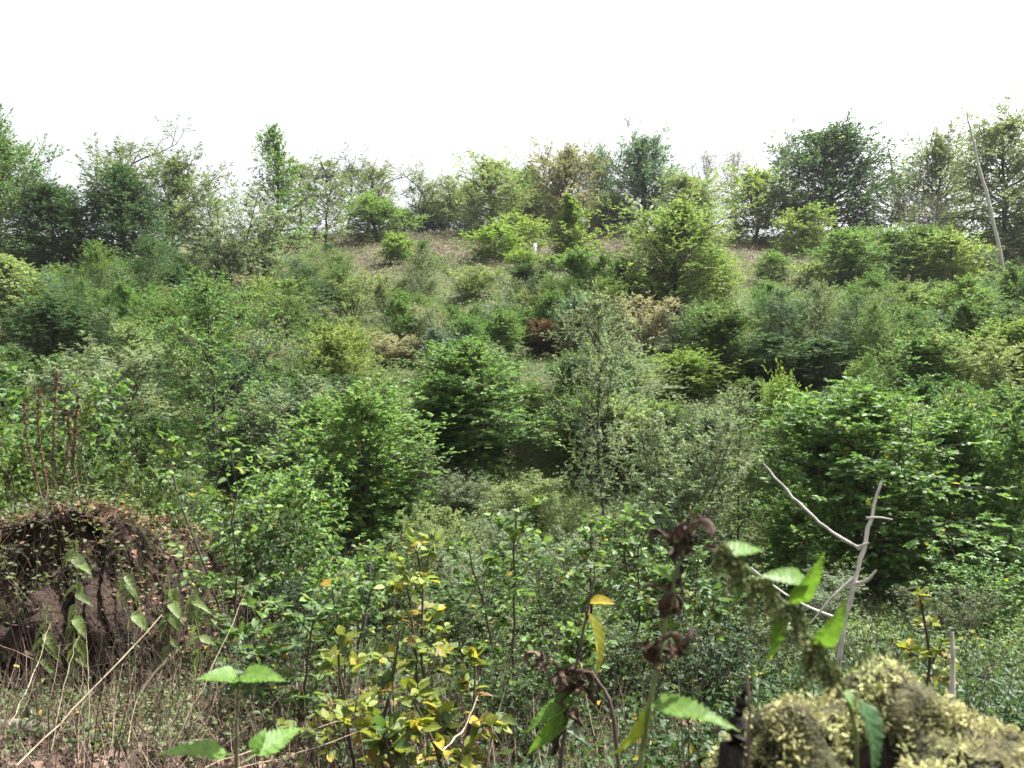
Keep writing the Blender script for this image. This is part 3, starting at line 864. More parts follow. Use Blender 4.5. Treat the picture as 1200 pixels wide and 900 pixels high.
def make_bank():
    xs = np.arange(-9, -1.2, .045); ys = np.concatenate([np.arange(4.5, 4.8, .06), np.arange(4.8, 5.6, .018), np.arange(5.6, 9, .08)])
    X, Y = np.meshgrid(xs, ys)
    h = bank_h(X, Y)
    Z = ground(X, Y) - .06 + h
    amp = np.clip(h / .3, 0, 1)
    nz = vnoise(X, Y, Z, 3.0, 4)
    nf = vnoise(X, Y, Z, 11.0, 5)
    Y2 = Y - amp * (.11 * nz + .055 * nf) * (Y < 5.9)
    Z2 = Z + amp * (.035 * nz + .025 * nf)
    V = np.stack([X, Y2, Z2], -1).reshape(-1, 3)
    r, c = X.shape; i = np.arange(r * c).reshape(r, c)
    F = np.stack([i[:-1, :-1], i[:-1, 1:], i[1:, 1:], i[1:, :-1]], -1).reshape(-1, 4)
    o = link('earth_bank', build_mesh('earth_bank', V, F, M_SOIL, smooth=False))
    tag(o, 'bank of bare reddish brown earth at the left', kind='structure')
    # crumbling clods and stones on its face
    r = np.random.default_rng(9)
    cand = np.where((h.ravel() > .12) & (Y.ravel() < 5.75) & (X.ravel() > -5))[0]
    n = 2600; c = V[r.choice(cand, n)] + r.normal(0, .012, (n, 3))
    oc = np.array([[1, 0, 0], [0, 1, 0], [-1, 0, 0], [0, -1, 0], [0, 0, 1], [0, 0, -1]], float)
    sz = .008 + .03 * r.uniform(0, 1, n) ** 4
    cv = c[:, None] + oc[None] * sz[:, None, None] * r.uniform(.6, 1.3, (n, 6, 1)) + r.normal(0, .2, (n, 6, 3)) * sz[:, None, None]
    tri = np.array([[0, 1, 4], [1, 2, 4], [2, 3, 4], [3, 0, 4], [1, 0, 5], [2, 1, 5], [3, 2, 5], [0, 3, 5]])
    cf = (np.arange(n)[:, None, None] * 6 + tri[None]).reshape(-1, 3)
    o2 = link('soil_clods', build_mesh('soil_clods', cv.reshape(-1, 3), cf, M_DRY, {'lv': np.repeat(r.uniform(0, 1, n), 8), 'ly': np.repeat(r.uniform(0, 1, n), 8)}))
    o2.color = (.038, .023, .015, 1); tag(o2, 'crumbling clods of earth on the face of the bank', kind='stuff')
make_bank()


def surf(x, y):
    return ground(x, y) + np.where((x < -1.2) & (y > 4.5) & (y < 9), bank_h(x, y), 0)


def litter(name, n, xr, yr, size, tint, label, seed, lift=.03, surf_fn=surf, mask=None):
    """fallen leaves lying every which way, curled"""
    r = np.random.default_rng(seed)
    x = r.uniform(*xr, n); y = r.uniform(*yr, n)
    if mask is not None:
        k = r.uniform(0, 1, n) < mask(x, y); x, y = x[k], y[k]; n = len(x)
    z = surf_fn(x, y) + r.uniform(0, lift, n)
    a = r.uniform(0, 6.28, n)
    D = np.stack([np.cos(a), np.sin(a), r.normal(0, .35, n)], -1)
    Nn = UP * .6 + r.normal(0, .5, (n, 3))
    L = size * r.uniform(.5, 1.25, n)
    V, F = leaves(np.stack([x, y, z], -1), D, Nn, L, L * .7, fold=.35, droop=-.2)
    o = link(name, build_mesh(name, V, F, M_DRYLEAF, {'lv': np.repeat(r.uniform(0, 1, n), 2), 'ly': np.repeat(r.uniform(0, 1, n), 2)}))
    o.color = (*tint, 1); tag(o, label, kind='stuff')


litter('bank_litter', 6000, (-7, -2.2), (5.05, 7.2), .06, (.17, .10, .065), 'brown fallen leaves covering the top of the earth bank', 31, .05,
       mask=lambda x, y: np.clip((y - 5.05) / .35, .0, 1))
litter('leaf_litter', 13000, (-4.2, 1.2), (2.5, 5.6), .055, (.15, .10, .075), 'brown fallen leaves and litter on the near ground', 32, .04,
       surf_fn=lambda x, y: ground(x, y))


def stalk_field(name, n, xr, yr, hgt, rad, tint, label, seed, lean=.5, mat=None, surf_fn=surf, mask=None, npt=5, k=3):
    """thin dry stalks and stems, uncountable"""
    r = np.random.default_rng(seed)
    x = r.uniform(*xr, n); y = r.uniform(*yr, n)
    if mask is not None:
        q = r.uniform(0, 1, n) < mask(x, y); x, y = x[q], y[q]; n = len(x)
    z = surf_fn(x, y) - .03
    a = r.uniform(0, 6.28, n); L = hgt * r.uniform(.35, 1.25, n); t = np.abs(r.normal(0, lean, n))
    d = nrm(np.stack([np.cos(a) * t, np.sin(a) * t, np.ones(n)], -1))
    u = np.linspace(0, 1, npt)
    Pn = np.stack([x, y, z], -1)[:, None] + d[:, None] * (L[:, None] * u)[..., None]
    bend = r.normal(0, .18, (n, 1, 3)) * np.array([1, 1, .3])
    Pn = Pn + bend * (L[:, None] * u ** 2)[..., None] + np.cumsum(r.normal(0, .008, Pn.shape), 1)
    R = rad * r.uniform(.5, 1.3, n)[:, None] * (1 - .7 * u)
    V, F = tubes(Pn, R, k)
    fp = (npt - 1) * k
    o = link(name, build_mesh(name, V, F, mat or M_DRY, {'lv': np.repeat(r.uniform(0, 1, n), fp), 'ly': np.repeat(r.uniform(0, 1, n), fp)}))
    o.color = (*tint, 1); tag(o, label, kind='stuff')


stalk_field('dry_stalks', 3400, (-4.0, .6), (2.5, 5.1), .42, .0026, (.16, .115, .085), 'tangle of thin dry brown stalks on the near ground', 41, lean=.9)
stalk_field('dark_stems', 1600, (-3.2, 3.2), (2.8, 7.0), .7, .003, (.055, .04, .03), 'thin dark stems standing in the near undergrowth', 42, lean=.35)
stalk_field('roots', 900, (-5, -2.0), (4.85, 5.5), .30, .0035, (.085, .055, .04), 'fine roots and stems sticking out of the earth bank', 43, lean=2.2)


# ------------------------------------------------------------------ single leaves (shared meshes) for the nearest plants
def leaf_mesh(name, W=.62, curl=.15, fold=.18, teeth=0, mat=None, seed=0, heart=False, n=7):
    r = np.random.default_rng(seed)
    m = n if not teeth else teeth * 2 + 1
    u = np.linspace(0, 1, m + 1)
    w = (np.sin(np.pi * u ** .85) ** .9) * .5 * W
    if heart: w = (.5 * W) * np.interp(u, [0, .06, .22, .5, .8, 1], [.25, .72, 1.0, .78, .33, 0])
    if teeth: w = w * np.where(np.arange(m + 1) % 2 == 0, .9, 1.05)
    w[-1] = .002
    ripple = r.normal(0, .012, m + 1)
    z = -curl * u ** 2
    Vc = np.stack([u, np.zeros(m + 1), z], -1)
    Vl = np.stack([u + (.03 if teeth else 0) * (np.arange(m + 1) % 2), w, z + fold * w * 1.2 + ripple], -1)
    Vr = np.stack([u + (.03 if teeth else 0) * (np.arange(m + 1) % 2), -w, z + fold * w * 1.2 - ripple], -1)
    V = np.concatenate([Vc, Vl, Vr]); k = m + 1
    i = np.arange(m)
    F = np.concatenate([np.stack([i, i + 1, k + i + 1, k + i], -1), np.stack([i + 1, i, 2 * k + i, 2 * k + i + 1], -1)])
    if heart:
        b0 = len(V); pw = .012
        V = np.concatenate([V, np.array([[-.2, pw, .03], [-.2, -pw, .03], [-.1, pw, .02], [-.1, -pw, .02], [.03, pw, .004], [.03, -pw, .004]])])
        F = np.concatenate([F, np.array([[b0, b0 + 1, b0 + 3, b0 + 2], [b0 + 2, b0 + 3, b0 + 5, b0 + 4]])])
    lv = r.uniform(.42, .58, len(F))
    return build_mesh(name, V, F, mat or M_LEAFN, {'lv': lv, 'ly': np.zeros(len(F))}, smooth=True)


BEECH = [leaf_mesh('beech_leaf', .66, .12, .15, seed=1, n=5), leaf_mesh('beech_leaf_curled', .6, .35, .35, seed=2, n=5), leaf_mesh('beech_leaf_flat', .7, -.05, .05, seed=3, n=5)]
NETTLE = [leaf_mesh('nettle_leaf', .50, .25, .18, teeth=13, seed=4, heart=True), leaf_mesh('nettle_leaf_drooping', .46, .5, .3, teeth=13, seed=5, heart=True)]
def crumple(name, seed, n=12):
    """a shrivelled leaf: a strip rolled, folded and crinkled"""
    r = np.random.default_rng(seed)
    u = np.linspace(0, 1, n); v = np.linspace(-1, 1, 5)
    Uu, Vv = np.meshgrid(u, v, indexing='ij')
    w = .16 * np.sin(np.pi * (u * .9 + .06))[:, None]
    roll = Vv * (1.6 + .6 * np.sin(Uu * 7 + seed)) + 2.2 * Uu * r.uniform(-1, 1)
    by = np.cumsum(r.normal(0, .07, (n, 1)), 0); bz = np.cumsum(r.normal(0, .07, (n, 1)), 0)
    X = Uu * .9 + r.normal(0, .02, Uu.shape)
    Y = w * np.sin(roll) + by + r.normal(0, .022, Uu.shape)
    Z = w * np.cos(roll) - .25 * Uu ** 2 + bz + r.normal(0, .022, Uu.shape)
    V = np.stack([X, Y, Z], -1).reshape(-1, 3); i = np.arange(n * 5).reshape(n, 5)
    F = np.stack([i[:-1, :-1], i[:-1, 1:], i[1:, 1:], i[1:, :-1]], -1).reshape(-1, 4)
    return build_mesh(name, V, F, M_DRYLEAF, {'lv': r.uniform(0, .8, len(F)), 'ly': r.uniform(0, 1, len(F))}, smooth=False)


WITHER = [crumple('withered_leaf', 6), crumple('withered_leaf_rolled', 7), crumple('withered_leaf_twisted', 8)]


def leaf_obj(parent, me, p, d, n, L, color, wscale=1.0, name='leaf'):
    d = nrm(np.asarray(d, float)); n = np.asarray(n, float)
    n = nrm(n - (n @ d) * d); s = np.cross(n, d)
    o = link(name, me, parent)
    o.matrix_local = Matrix(((d[0] * L, s[0] * L * wscale, n[0] * L, p[0]), (d[1] * L, s[1] * L * wscale, n[1] * L, p[1]),
                             (d[2] * L, s[2] * L * wscale, n[2] * L, p[2]), (0, 0, 0, 1)))
    o.color = (*color, 1)
    return o


def sapling(px, Y, top, w, label, seed, tint=GRN, autumn=.05, name='beech_sapling', cat='sapling', nl=16, nobj=170, leafL=.062, stems=2, h0=.12, ns=5, nlf=6, e=(10, 60)):
    X = px2x(px, Y); z0 = gz(X, Y); H = py2z(top, Y) - z0; R = w / F_PX * Y * .5
    g = gen(seed, H=H * .95, R=R * 1.05, h0=h0, nl=nl, e0=e[0], e1=e[1], ns=ns, nleaf=nlf, leaf=(leafL, leafL * .68), flat=.66, curve=-.05,
            profile='oval', trunk_r=.009 if Y > 2.8 else .0035, stems=stems, spread=.6, tw=.5, clump=.5, hi=True, wob=.06)
    e_ = link(name); e_.location = (X, Y, z0); tag(e_, label, cat, 'young beeches in the near undergrowth')
    link('stem', build_mesh('stem', *g['trunk'], M_TWIG, smooth=True), e_)
    link('branches', build_mesh('branches', *g['branches'], M_TWIG), e_)
    P_, D_, N_, L_, W_ = g['raw']
    r = np.random.default_rng(seed + 500)
    order = r.permutation(len(P_))
    sel, rest = order[:nobj], order[nobj:]
    for i in sel:
        q = r.uniform()
        base = np.array(tint) * r.uniform(.5, 1.0)
        if q < autumn * .5: base = np.array((.36, .28, .05)) * r.uniform(.8, 1.2)
        elif q < autumn: base = np.array((.22, .14, .06)) * r.uniform(.6, 1.2)
        elif q < autumn * 3: base = np.array((.20, .22, .04))
        leaf_obj(e_, BEECH[r.integers(3)], P_[i], D_[i], N_[i], L_[i] * 1.1, tuple(base))
    if len(rest):
        V, F = leaves_hi(P_[rest], D_[rest], N_[rest], L_[rest], W_[rest])
        o = link('foliage', build_mesh('foliage', V, F, M_LEAF, {'lv': np.repeat(r.uniform(0, 1, len(rest)), 6), 'ly': np.repeat(r.uniform(0, 1, len(rest)), 6)}), e_)
        o.color = (*tint, 1); o['kind'] = 'stuff'
    return e_


SAPLINGS = [
 (430, 3.2, 690, 150, 'yellow-leaved beech sapling in front, left of centre', (.15, .19, .05), .16, 13),
 (512, 3.9, 622, 130, 'tall thin beech sapling with yellowing leaves left of the dark-stemmed sapling', YG, .22, 18),
 (594, 4.8, 566, 150, 'dark-stemmed upright beech sapling in the middle foreground', GRN, .04, 24),
 (545, 3.0, 770, 120, 'low beech sapling with browning leaves at the bottom centre', (.12, .16, .045), .22, 10),
 (345, 4.0, 700, 120, 'small beech sapling left of the yellow-leaved one', MID, .08, 18),
 (470, 3.1, 800, 110, 'low leafy sapling at the bottom left of centre', MID, .12, 9),
 (660, 4.4, 690, 110, 'short green sapling right of the dark-stemmed upright sapling', GRN, .05, 18),
 (744, 6.0, 566, 130, 'leafy green sapling clump behind the withered nettle', GRN, .02, 24),
 (690, 5.6, 600, 90, 'narrow sapling left of the clump behind the withered nettle', GRN, .03, 18),
 (820, 5.6, 640, 110, 'bushy green sapling left of the pale forked branch', MID, .02, 22),
 (282, 5.8, 474, 150, 'tall layered beech sapling right of the earth bank', GRN, .02, 30),
 (400, 5.2, 640, 140, 'broad green sapling between the layered beech and the yellow-leaved one', GRN, .04, 24),
 (1082, 2.7, 682, 84, 'thin reddish sapling just behind the mossy stump', OLV, .35, 14),
]
for i, (px, Y, top, w, label, tint, au, nl) in enumerate(SAPLINGS):
    sapling(px, Y, top, w, label, 300 + i, tint, au, nl=nl, nobj=180 if Y < 6.5 else 120, stems=1 if w < 100 else 2, leafL=.034 if Y < 2.8 else .060 if Y < 5 else .066)

# bushes a little further off, still with leaves one can make out
NEAR = [
 ('nearbush0', 'hazel_bush', 30, 7.2, 470, 150, BRGT, 'bright big-leaved bush at the left edge above the earth bank'),
 ('nearbush1', 'hazel_bush', 120, 7.4, 478, 140, GRN, 'green big-leaved bush behind the dead dock stalks'),
 ('nearbush0', 'hazel_bush', 178, 6.9, 520, 90, YG, 'small yellow-green bush behind the right end of the earth bank'),
 ('nearbush1', 'beech_bush', 330, 7.6, 560, 150, MID, 'beech bush behind the tall layered beech sapling'),
 ('nearbush0', 'beech_bush', 465, 7.4, 640, 130, GRN, 'low beech bush in front of the dark-bellied bush'),
 ('nearbush1', 'beech_bush', 240, 6.6, 600, 90, MID, 'low bush at the foot of the layered beech sapling'),
 ('nearbush1', 'bramble_bush', 380, 6.6, 655, 120, DK, 'dark low bush behind the yellow-leaved sapling'),
 ('nearbush0', 'bramble_bush', 540, 6.4, 680, 130, GRN, 'low leafy bush behind the thin yellowing sapling'),
 ('nearbush1', 'bramble_bush', 640, 7.2, 655, 120, GRN, 'low leafy bush behind the dark-stemmed sapling'),
 ('nearbush0', 'beech_bush', 770, 8.0, 590, 110, MID, 'beech bush behind the sapling clump of the middle foreground'),
 ('nearbush1', 'beech_bush', 850, 7.6, 640, 110, GRN, 'beech bush left behind the pale forked branch'),
 ('nearbush0', 'bramble_bush', 720, 4.9, 730, 110, MID, 'low dark bramble below the sapling clump'),
 ('nearbush1', 'bramble_bush', 830, 4.7, 730, 120, DK, 'dark bramble left behind the mossy stump'),
 ('nearbush0', 'bramble_bush', 610, 3.9, 760, 110, MID, 'low bush at the foot of the dark-stemmed sapling'),
 ('nearbush1', 'bramble_bush', 320, 4.6, 740, 110, DK, 'dark low bramble right of the earth bank'),
 ('nearbush0', 'bramble_bush', 920, 6.8, 720, 110, GRN, 'low bramble beneath the pale forked branch'),
 ('nearbush0', 'bramble_bush', 1160, 9.2, 640, 130, MID, 'low dark bush at the right edge in front of the right edge hornbeam'),
 ('nearbush1', 'bramble_bush', 250, 9.4, 570, 150, MID, 'bushy growth behind the layered beech sapling, left of the dark-bellied bush'),
 ('nearbush0', 'bramble_bush', 80, 10.0, 440, 190, MID, 'wide green bush behind the dead dock stalks, farther off'),
 ('nearbush1', 'bramble_bush', 330, 11.0, 520, 150, GRN, 'green bush between the airy birch and the dark-bellied bush'),
 ('broom0', 'willowherb_bush', 540, 15.2, 556, 66, GREY, 'low grey-green willowherb clump in the gap below the broad central hornbeam'),
 ('willow0', 'willow_bush', 622, 14.9, 556, 84, PALE, 'pale low willow in the gap left of the thin upright birch'),
 ('broom1', 'willowherb_bush', 668, 13.0, 580, 64, PALE, 'low pale clump at the foot of the thin upright birch'),
 ('willow1', 'willow_bush', 590, 12.2, 594, 90, GREY, 'low greyish willow in the middle of the grassy gap'),
 ('broom0', 'willowherb_bush', 652, 11.0, 618, 80, GREY, 'low grey-green clump at the near end of the grassy gap'),
 ('willow0', 'willow_bush', 520, 12.0, 588, 84, PALE, 'low pale willow right of the dark-bellied bush'),
 ('broom1', 'willowherb_bush', 476, 10.6, 616, 70, OLV, 'low olive clump in front of the right flank of the dark-bellied bush'),
 ('broom0', 'willowherb_bush', 560, 9.4, 640, 90, GREY, 'low grey-green clump behind the dark-stemmed upright sapling'),
 ('broom1', 'willowherb_bush', 960, 9.6, 668, 100, GREY, 'low grey-green clump under the left flank of the large right-hand hornbeam'),
 ('broom0', 'willowherb_bush', 1100, 8.2, 690, 90, PALE, 'pale low clump on the meadow beyond the mossy stump'),
]
for (pk, nm, px, Y, top, w, tint, label) in NEAR:
    X = px2x(px, Y)
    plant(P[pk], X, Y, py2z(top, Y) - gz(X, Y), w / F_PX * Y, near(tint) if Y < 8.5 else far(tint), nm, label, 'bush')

def mid_only(X, Y, px): return np.clip((px - 250) / 120, 0, 1)
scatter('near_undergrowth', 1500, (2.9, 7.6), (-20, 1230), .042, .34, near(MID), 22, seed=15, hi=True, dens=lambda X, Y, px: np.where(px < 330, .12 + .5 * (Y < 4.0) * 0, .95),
        label='low leafy undergrowth of the near ground')
scatter('ivy_ground', 420, (2.6, 5.5), (560, 1230), .05, .16, DK, 20, seed=16, hi=True, label='dark low leaves on the near ground at right')

scatter('bank_weeds', 520, (3.6, 6.6), (-20, 330), .035, .2, OLV, 16, seed=17, hi=True, sf=surf, spread=.5, label='small weeds growing on and before the earth bank')

# ------------------------------------------------------------------ logs, dry stalks and the pale forked branch
def spx(px, py, Y): return pix(px, py, Y)
def gp(px, Y, dz=0.0):
    x = px2x(px, Y); return np.array([x, Y, gz(x, Y) + dz])

lg = link('fallen_log'); lg.location = gp(20, 3.9); tag(lg, 'grey fallen log at the left edge on the brown litter', 'log')
V, F = tubes(np.array([[[-.6, .05, .02], [-.2, 0, .05], [.05, -.02, .07], [.22, -.05, .05]]]), np.array([[.04, .042, .04, .036]]), 10)
o = link('bark', build_mesh('log_bark', V, F, M_BARKPALE, smooth=True), lg)
V, F = tubes(np.array([[[.217, -.05, .05], [.222, -.05, .05]]]), np.array([[.035, .001]]), 10)
link('cut_end', build_mesh('log_end', V, F, M_WOODROT), lg)
stick('fallen_branch', 'pale fallen branch lying right of the earth bank foot', 'branch', [gp(180, 3.8, .05), gp(215, 3.75, .07), gp(265, 3.7, .10)], [.022, .02, .012], M_BARKPALE, wob=.004)

DRY = (.34, .27, .19)
STALKS = [
 ((20, 897, 3.0), (100, 818, 3.2), (190, 720, 3.5), .0055, 'long dry stalk leaning diagonally across the lower left corner'),
 ((60, 880, 3.3), (75, 800, 3.4), (93, 745, 3.5), .003, 'thin pale stalk left of the long diagonal stalk'),
 ((105, 880, 3.6), (104, 800, 3.6), (101, 742, 3.6), .004, 'upright pale stalk crossing behind the diagonal stalk'),
 ((200, 880, 3.3), (245, 790, 3.4), (290, 690, 3.6), .004, 'dry stalk leaning right beside the left nettle'),
 ((240, 900, 2.9), (330, 865, 3.0), (430, 835, 3.2), .004, 'dry stalk lying low across the bottom left of centre'),
 ((255, 905, 2.9), (350, 885, 2.95), (455, 842, 3.1), .0035, 'second dry stalk lying low, just below the other'),
 ((10, 850, 3.6), (40, 790, 3.8), (60, 730, 4.0), .003, 'thin stalk at the left edge leaning right'),
 ((150, 870, 3.4), (160, 810, 3.5), (215, 755, 3.6), .003, 'bent thin stalk between the diagonal stalk and the pale branch'),
 ((518, 880, 2.6), (545, 855, 2.7), (560, 815, 2.8), .004, 'grey bent twig at the bottom centre'),
]
for i, (a, b_, c, r, lab) in enumerate(STALKS):
    stick('dry_stalk', lab, 'stalk', [spx(*a), spx(*b_), spx(*c)], [r * .72, r * .62, r * .35], M_DRY, DRY, group='dry stalks on the near ground', k=5, seed=i, wob=.003)

# dead dock stalks with rusty seed whorls
def dock(px0, px1, top, Y, label, seed):
    r = np.random.default_rng(seed)
    X0 = px2x(px0, Y); z0 = float(surf(np.array(X0), np.array(Y)))
    a = np.array([X0, Y, z0 - .05]); b2 = pix(px1, top, Y)
    e = link('dock_stalk'); e.location = a; tag(e, label, 'stalk', 'dead dock stalks above the earth bank')
    pts = np.array([np.zeros(3), (b2 - a) * .35 + r.normal(0, .015, 3), (b2 - a) * .7 + r.normal(0, .02, 3), b2 - a])
    stick('stem', None, None, pts, [.008, .007, .005, .003], M_DRY, (.10, .065, .045), k=6, seed=seed, parent=e)
    n = 240; u = r.uniform(.35, 1, n); c = np.stack([np.interp(u, [0, .35, .7, 1], pts[:, i]) for i in range(3)], -1)
    ph = r.uniform(0, 6.28, n); D = np.stack([np.cos(ph), np.sin(ph), r.uniform(-.3, .9, n)], -1)
    L = r.uniform(.012, .026, n)
    V, F = leaves(c, D, r.normal(0, 1, (n, 3)), L, L * .7)
    o = link('seed_whorls', build_mesh('seed_whorls', V, F, M_DRYLEAF, {'lv': np.repeat(r.uniform(0, 1, n), 2), 'ly': np.repeat(r.uniform(0, 1, n), 2)}), e)
    o.color = (.11, .065, .045, 1); o['kind'] = 'stuff'
for i, (a, b_, t, lab) in enumerate([(58, 28, 472, 'leftmost dead dock stalk on the earth bank'), (62, 46, 455, 'second dead dock stalk from the left'),
                                    (66, 67, 434, 'tallest dead dock stalk on the earth bank'), (74, 92, 464, 'rightmost dead dock stalk, leaning right'),
                                    (70, 80, 480, 'short dead dock stalk beside the tallest one')]):
    dock(a, b_, t, 5.75, lab, 60 + i)

# the pale forked branch
fb = link('forked_branch'); fb.location = gp(962, 2.3); tag(fb, 'pale dead forked branch standing upright behind the mossy stump', 'branch')
bl = np.array(fb.location)
def rel(*pts): return [np.asarray(p) - bl for p in pts]
stick('main_stem', None, None, rel(gp(962, 2.3, -.1), spx(985, 740, 2.3), spx(1001, 686, 2.3), spx(1013, 636, 2.3), spx(1033, 564, 2.32)), [.0094, .008, .007, .006, .004], M_DEADWOOD, k=8, wob=.0018, parent=fb)
stick('side_branch', None, None, rel(spx(1008, 643, 2.3), spx(968, 620, 2.33), spx(928, 582, 2.36), spx(894, 543, 2.4)), [.0052, .0048, .004, .0024], M_DEADWOOD, k=7, wob=.0018, seed=2, parent=fb)
stick('twig', None, None, rel(spx(1016, 607, 2.3), spx(1030, 606, 2.26), spx(1046, 609, 2.22)), [.004, .003, .002], M_DEADWOOD, k=6, seed=3, parent=fb)
stick('twig', None, None, rel(spx(1005, 641, 2.3), spx(1019, 636, 2.27)), [.005, .002], M_DEADWOOD, k=6, seed=4, parent=fb)
stick('twig', None, None, rel(spx(1000, 684, 2.3), spx(1016, 682, 2.26), spx(1027, 668, 2.22)), [.006, .005, .0025], M_DEADWOOD, k=6, seed=5, parent=fb)
stick('twig', None, None, rel(spx(1001, 677, 2.3), spx(975, 700, 2.32), spx(950, 730, 2.34)), [.0045, .004, .002], M_DEADWOOD, k=6, seed=6, parent=fb)
stick('twig', None, None, rel(spx(990, 728, 2.3), spx(930, 705, 2.4), spx(880, 665, 2.5)), [.004, .0035, .002], M_DEADWOOD, k=6, seed=7, parent=fb)
stick('dry_stalk', 'thin white upright stalk behind the right half of the mossy stump', 'stalk', [gp(1118, 1.5), spx(1117, 815, 1.5), spx(1115, 740, 1.5)], [.005, .005, .0035], M_DEADWOOD, k=6, wob=.001)

# ------------------------------------------------------------------ mossy stump in the right corner
STC = np.array([.655, 1.02])
def stump_top(x, y):
    z = 1.112 - .22 * (y - .95) + .0 * x
    g = lambda cx, cy, sx, sy, a: a * np.exp(-((x - cx) / sx) ** 2 - ((y - cy) / sy) ** 2)
    z = z + g(.495, 1.06, .085, .06, .10) + g(.365, 1.02, .05, .07, .07) + g(.62, 1.02, .14, .10, .035) + g(.47, .86, .10, .05, .02)
    z = z - g(.465, .98, .045, .026, .08) - g(.305, .93, .012, .07, .22) - g(.43, .93, .04, .04, .02)
    z = z - .20 * np.clip(x - .66, 0, 1) - .5 * np.clip(.30 - x, 0, 1)
    return z


def make_stump():
    nth, nr = 150, 56
    th = np.linspace(0, 2 * np.pi, nth, endpoint=False)
    rim = .335 + .03 * np.sin(th * 3 + 1) + .02 * np.sin(th * 7) + .012 * np.sin(th * 13 + 2)
    q = np.linspace(0, 1, nr) ** .8
    X = STC[0] + np.cos(th)[None] * rim[None] * q[:, None] * 1.1; Y = STC[1] + np.sin(th)[None] * rim[None] * q[:, None] * .82
    Z = stump_top(X, Y) + .010 * vnoise(X, Y, X * 0, 22, 8) + .005 * vnoise(X, Y, X * 0, 60, 9)
    edge = np.clip((q - .86) / .14, 0, 1)[:, None]; Z = Z - .05 * edge ** 2
    ns = 22
    s = np.linspace(0, 1, ns + 1)[1:]
    Zs = Z[-1][None] * (1 - s[:, None]) + (-.08) * s[:, None]
    fl = 1 + .35 * s[:, None] ** 2 + .04 * np.sin(th * 9 + 1)[None] * np.minimum(1, s[:, None] * 4) + .03 * np.sin(th * 17)[None] * np.minimum(1, s[:, None] * 3)
    Xs = STC[0] + (X[-1][None] - STC[0]) * fl; Ys = STC[1] + (Y[-1][None] - STC[1]) * fl
    V = np.stack([np.concatenate([X, Xs]), np.concatenate([Y, Ys]), np.concatenate([Z, Zs])], -1)
    R, C = V.shape[:2]; i = np.arange(R * C).reshape(R, C)
    F = np.stack([i[:-1], np.roll(i[:-1], -1, 1), np.roll(i[1:], -1, 1), i[1:]], -1).reshape(-1, 4)
    V = V.reshape(-1, 3)
    e = link('mossy_stump'); e.location = (STC[0], STC[1], 0); tag(e, 'broken tree stump covered in yellow-green moss in the lower right corner', 'stump')
    V = V - np.array([STC[0], STC[1], 0])
    link('wood', build_mesh('stump_wood', V, F, M_WOODROT, smooth=True), e)
    # moss fronds
    r = np.random.default_rng(21)
    T3 = V[F]
    nn = np.cross(T3[:, 1] - T3[:, 0], T3[:, 3] - T3[:, 0]); area = np.linalg.norm(nn, axis=1); nn = nrm(nn)
    flip = np.where((nn[:, 2:3] < -.05), -1.0, 1.0); nn = nn * flip
    ctr = T3.mean(1) + np.array([STC[0], STC[1], 0])
    hollow = (((ctr[:, 0] - .465) / .045) ** 2 + ((ctr[:, 1] - .985) / .026) ** 2 < 1) | (np.abs(ctr[:, 0] - .305) < .017) & (ctr[:, 1] < 1.0)
    patch = vnoise(ctr[:, 0], ctr[:, 1], ctr[:, 2], 14, 12)
    wgt = area * np.clip(.75 + vnoise(ctr[:, 0], ctr[:, 1], ctr[:, 2], 30, 13), .5, 1) * np.where(ctr[:, 2] > .95, 1, .25) * (~hollow) * np.where(patch > -.75, 1, .5)
    wgt[(ctr[:, 0] < .27)] *= .5
    m = 105000
    f = r.choice(len(F), m, p=wgt / wgt.sum())
    a, b2 = r.uniform(0, 1, (2, m, 1))
    p = (T3[f, 0] * (1 - a) + T3[f, 1] * a) * (1 - b2) + (T3[f, 3] * (1 - a) + T3[f, 2] * a) * b2
    lump = .5 + .5 * np.clip(vnoise(p[:, 0], p[:, 1], p[:, 2], 30, 13), -1, 1)
    d = nn[f] * .6 + r.normal(0, .55, (m, 3)) + UP * .05
    L = (.0045 + .0065 * lump) * r.uniform(.6, 1.3, m)
    p = p + nn[f] * (.02 * lump * r.uniform(0, 1, m))[:, None]
    V2, F2 = leaves(p, d, r.normal(0, 1, (m, 3)), L, L * .30, fold=.3, droop=.35)
    o = link('moss', build_mesh('moss', V2, F2, M_MOSS, {'lv': np.repeat(lump * .75 + r.uniform(0, .4, m) - .1, 2), 'ly': np.repeat(np.clip(.5 + .6 * vnoise(p[:, 0], p[:, 1], p[:, 2], 9, 14) + r.normal(0, .2, m), 0, 1), 2)}), e)
    o.color = (.33, .32, .155, 1); o['kind'] = 'stuff'
    keep = (~hollow) & (ctr[:, 2] > .98) & (patch > -.8) & (ctr[:, 0] > .27)
    used = np.unique(F[keep]); mp = -np.ones(len(V), int); mp[used] = np.arange(len(used))
    vn = np.zeros_like(V); np.add.at(vn, F.ravel(), np.repeat(nn, 4, 0)); vn = nrm(vn)
    o = link('moss_mat', build_mesh('moss_mat', V[used] + vn[used] * .006, mp[F[keep]], M_MOSSMAT, smooth=True), e)
make_stump()
stick('dry_stalk', 'thin brown stalk standing at the left side of the mossy stump', 'stalk', [gp(880, .92), spx(879, 900, .9), spx(874, 792, .9)], [.0025, .0022, .0014], M_DRY, (.10, .07, .05), k=6, wob=.002)

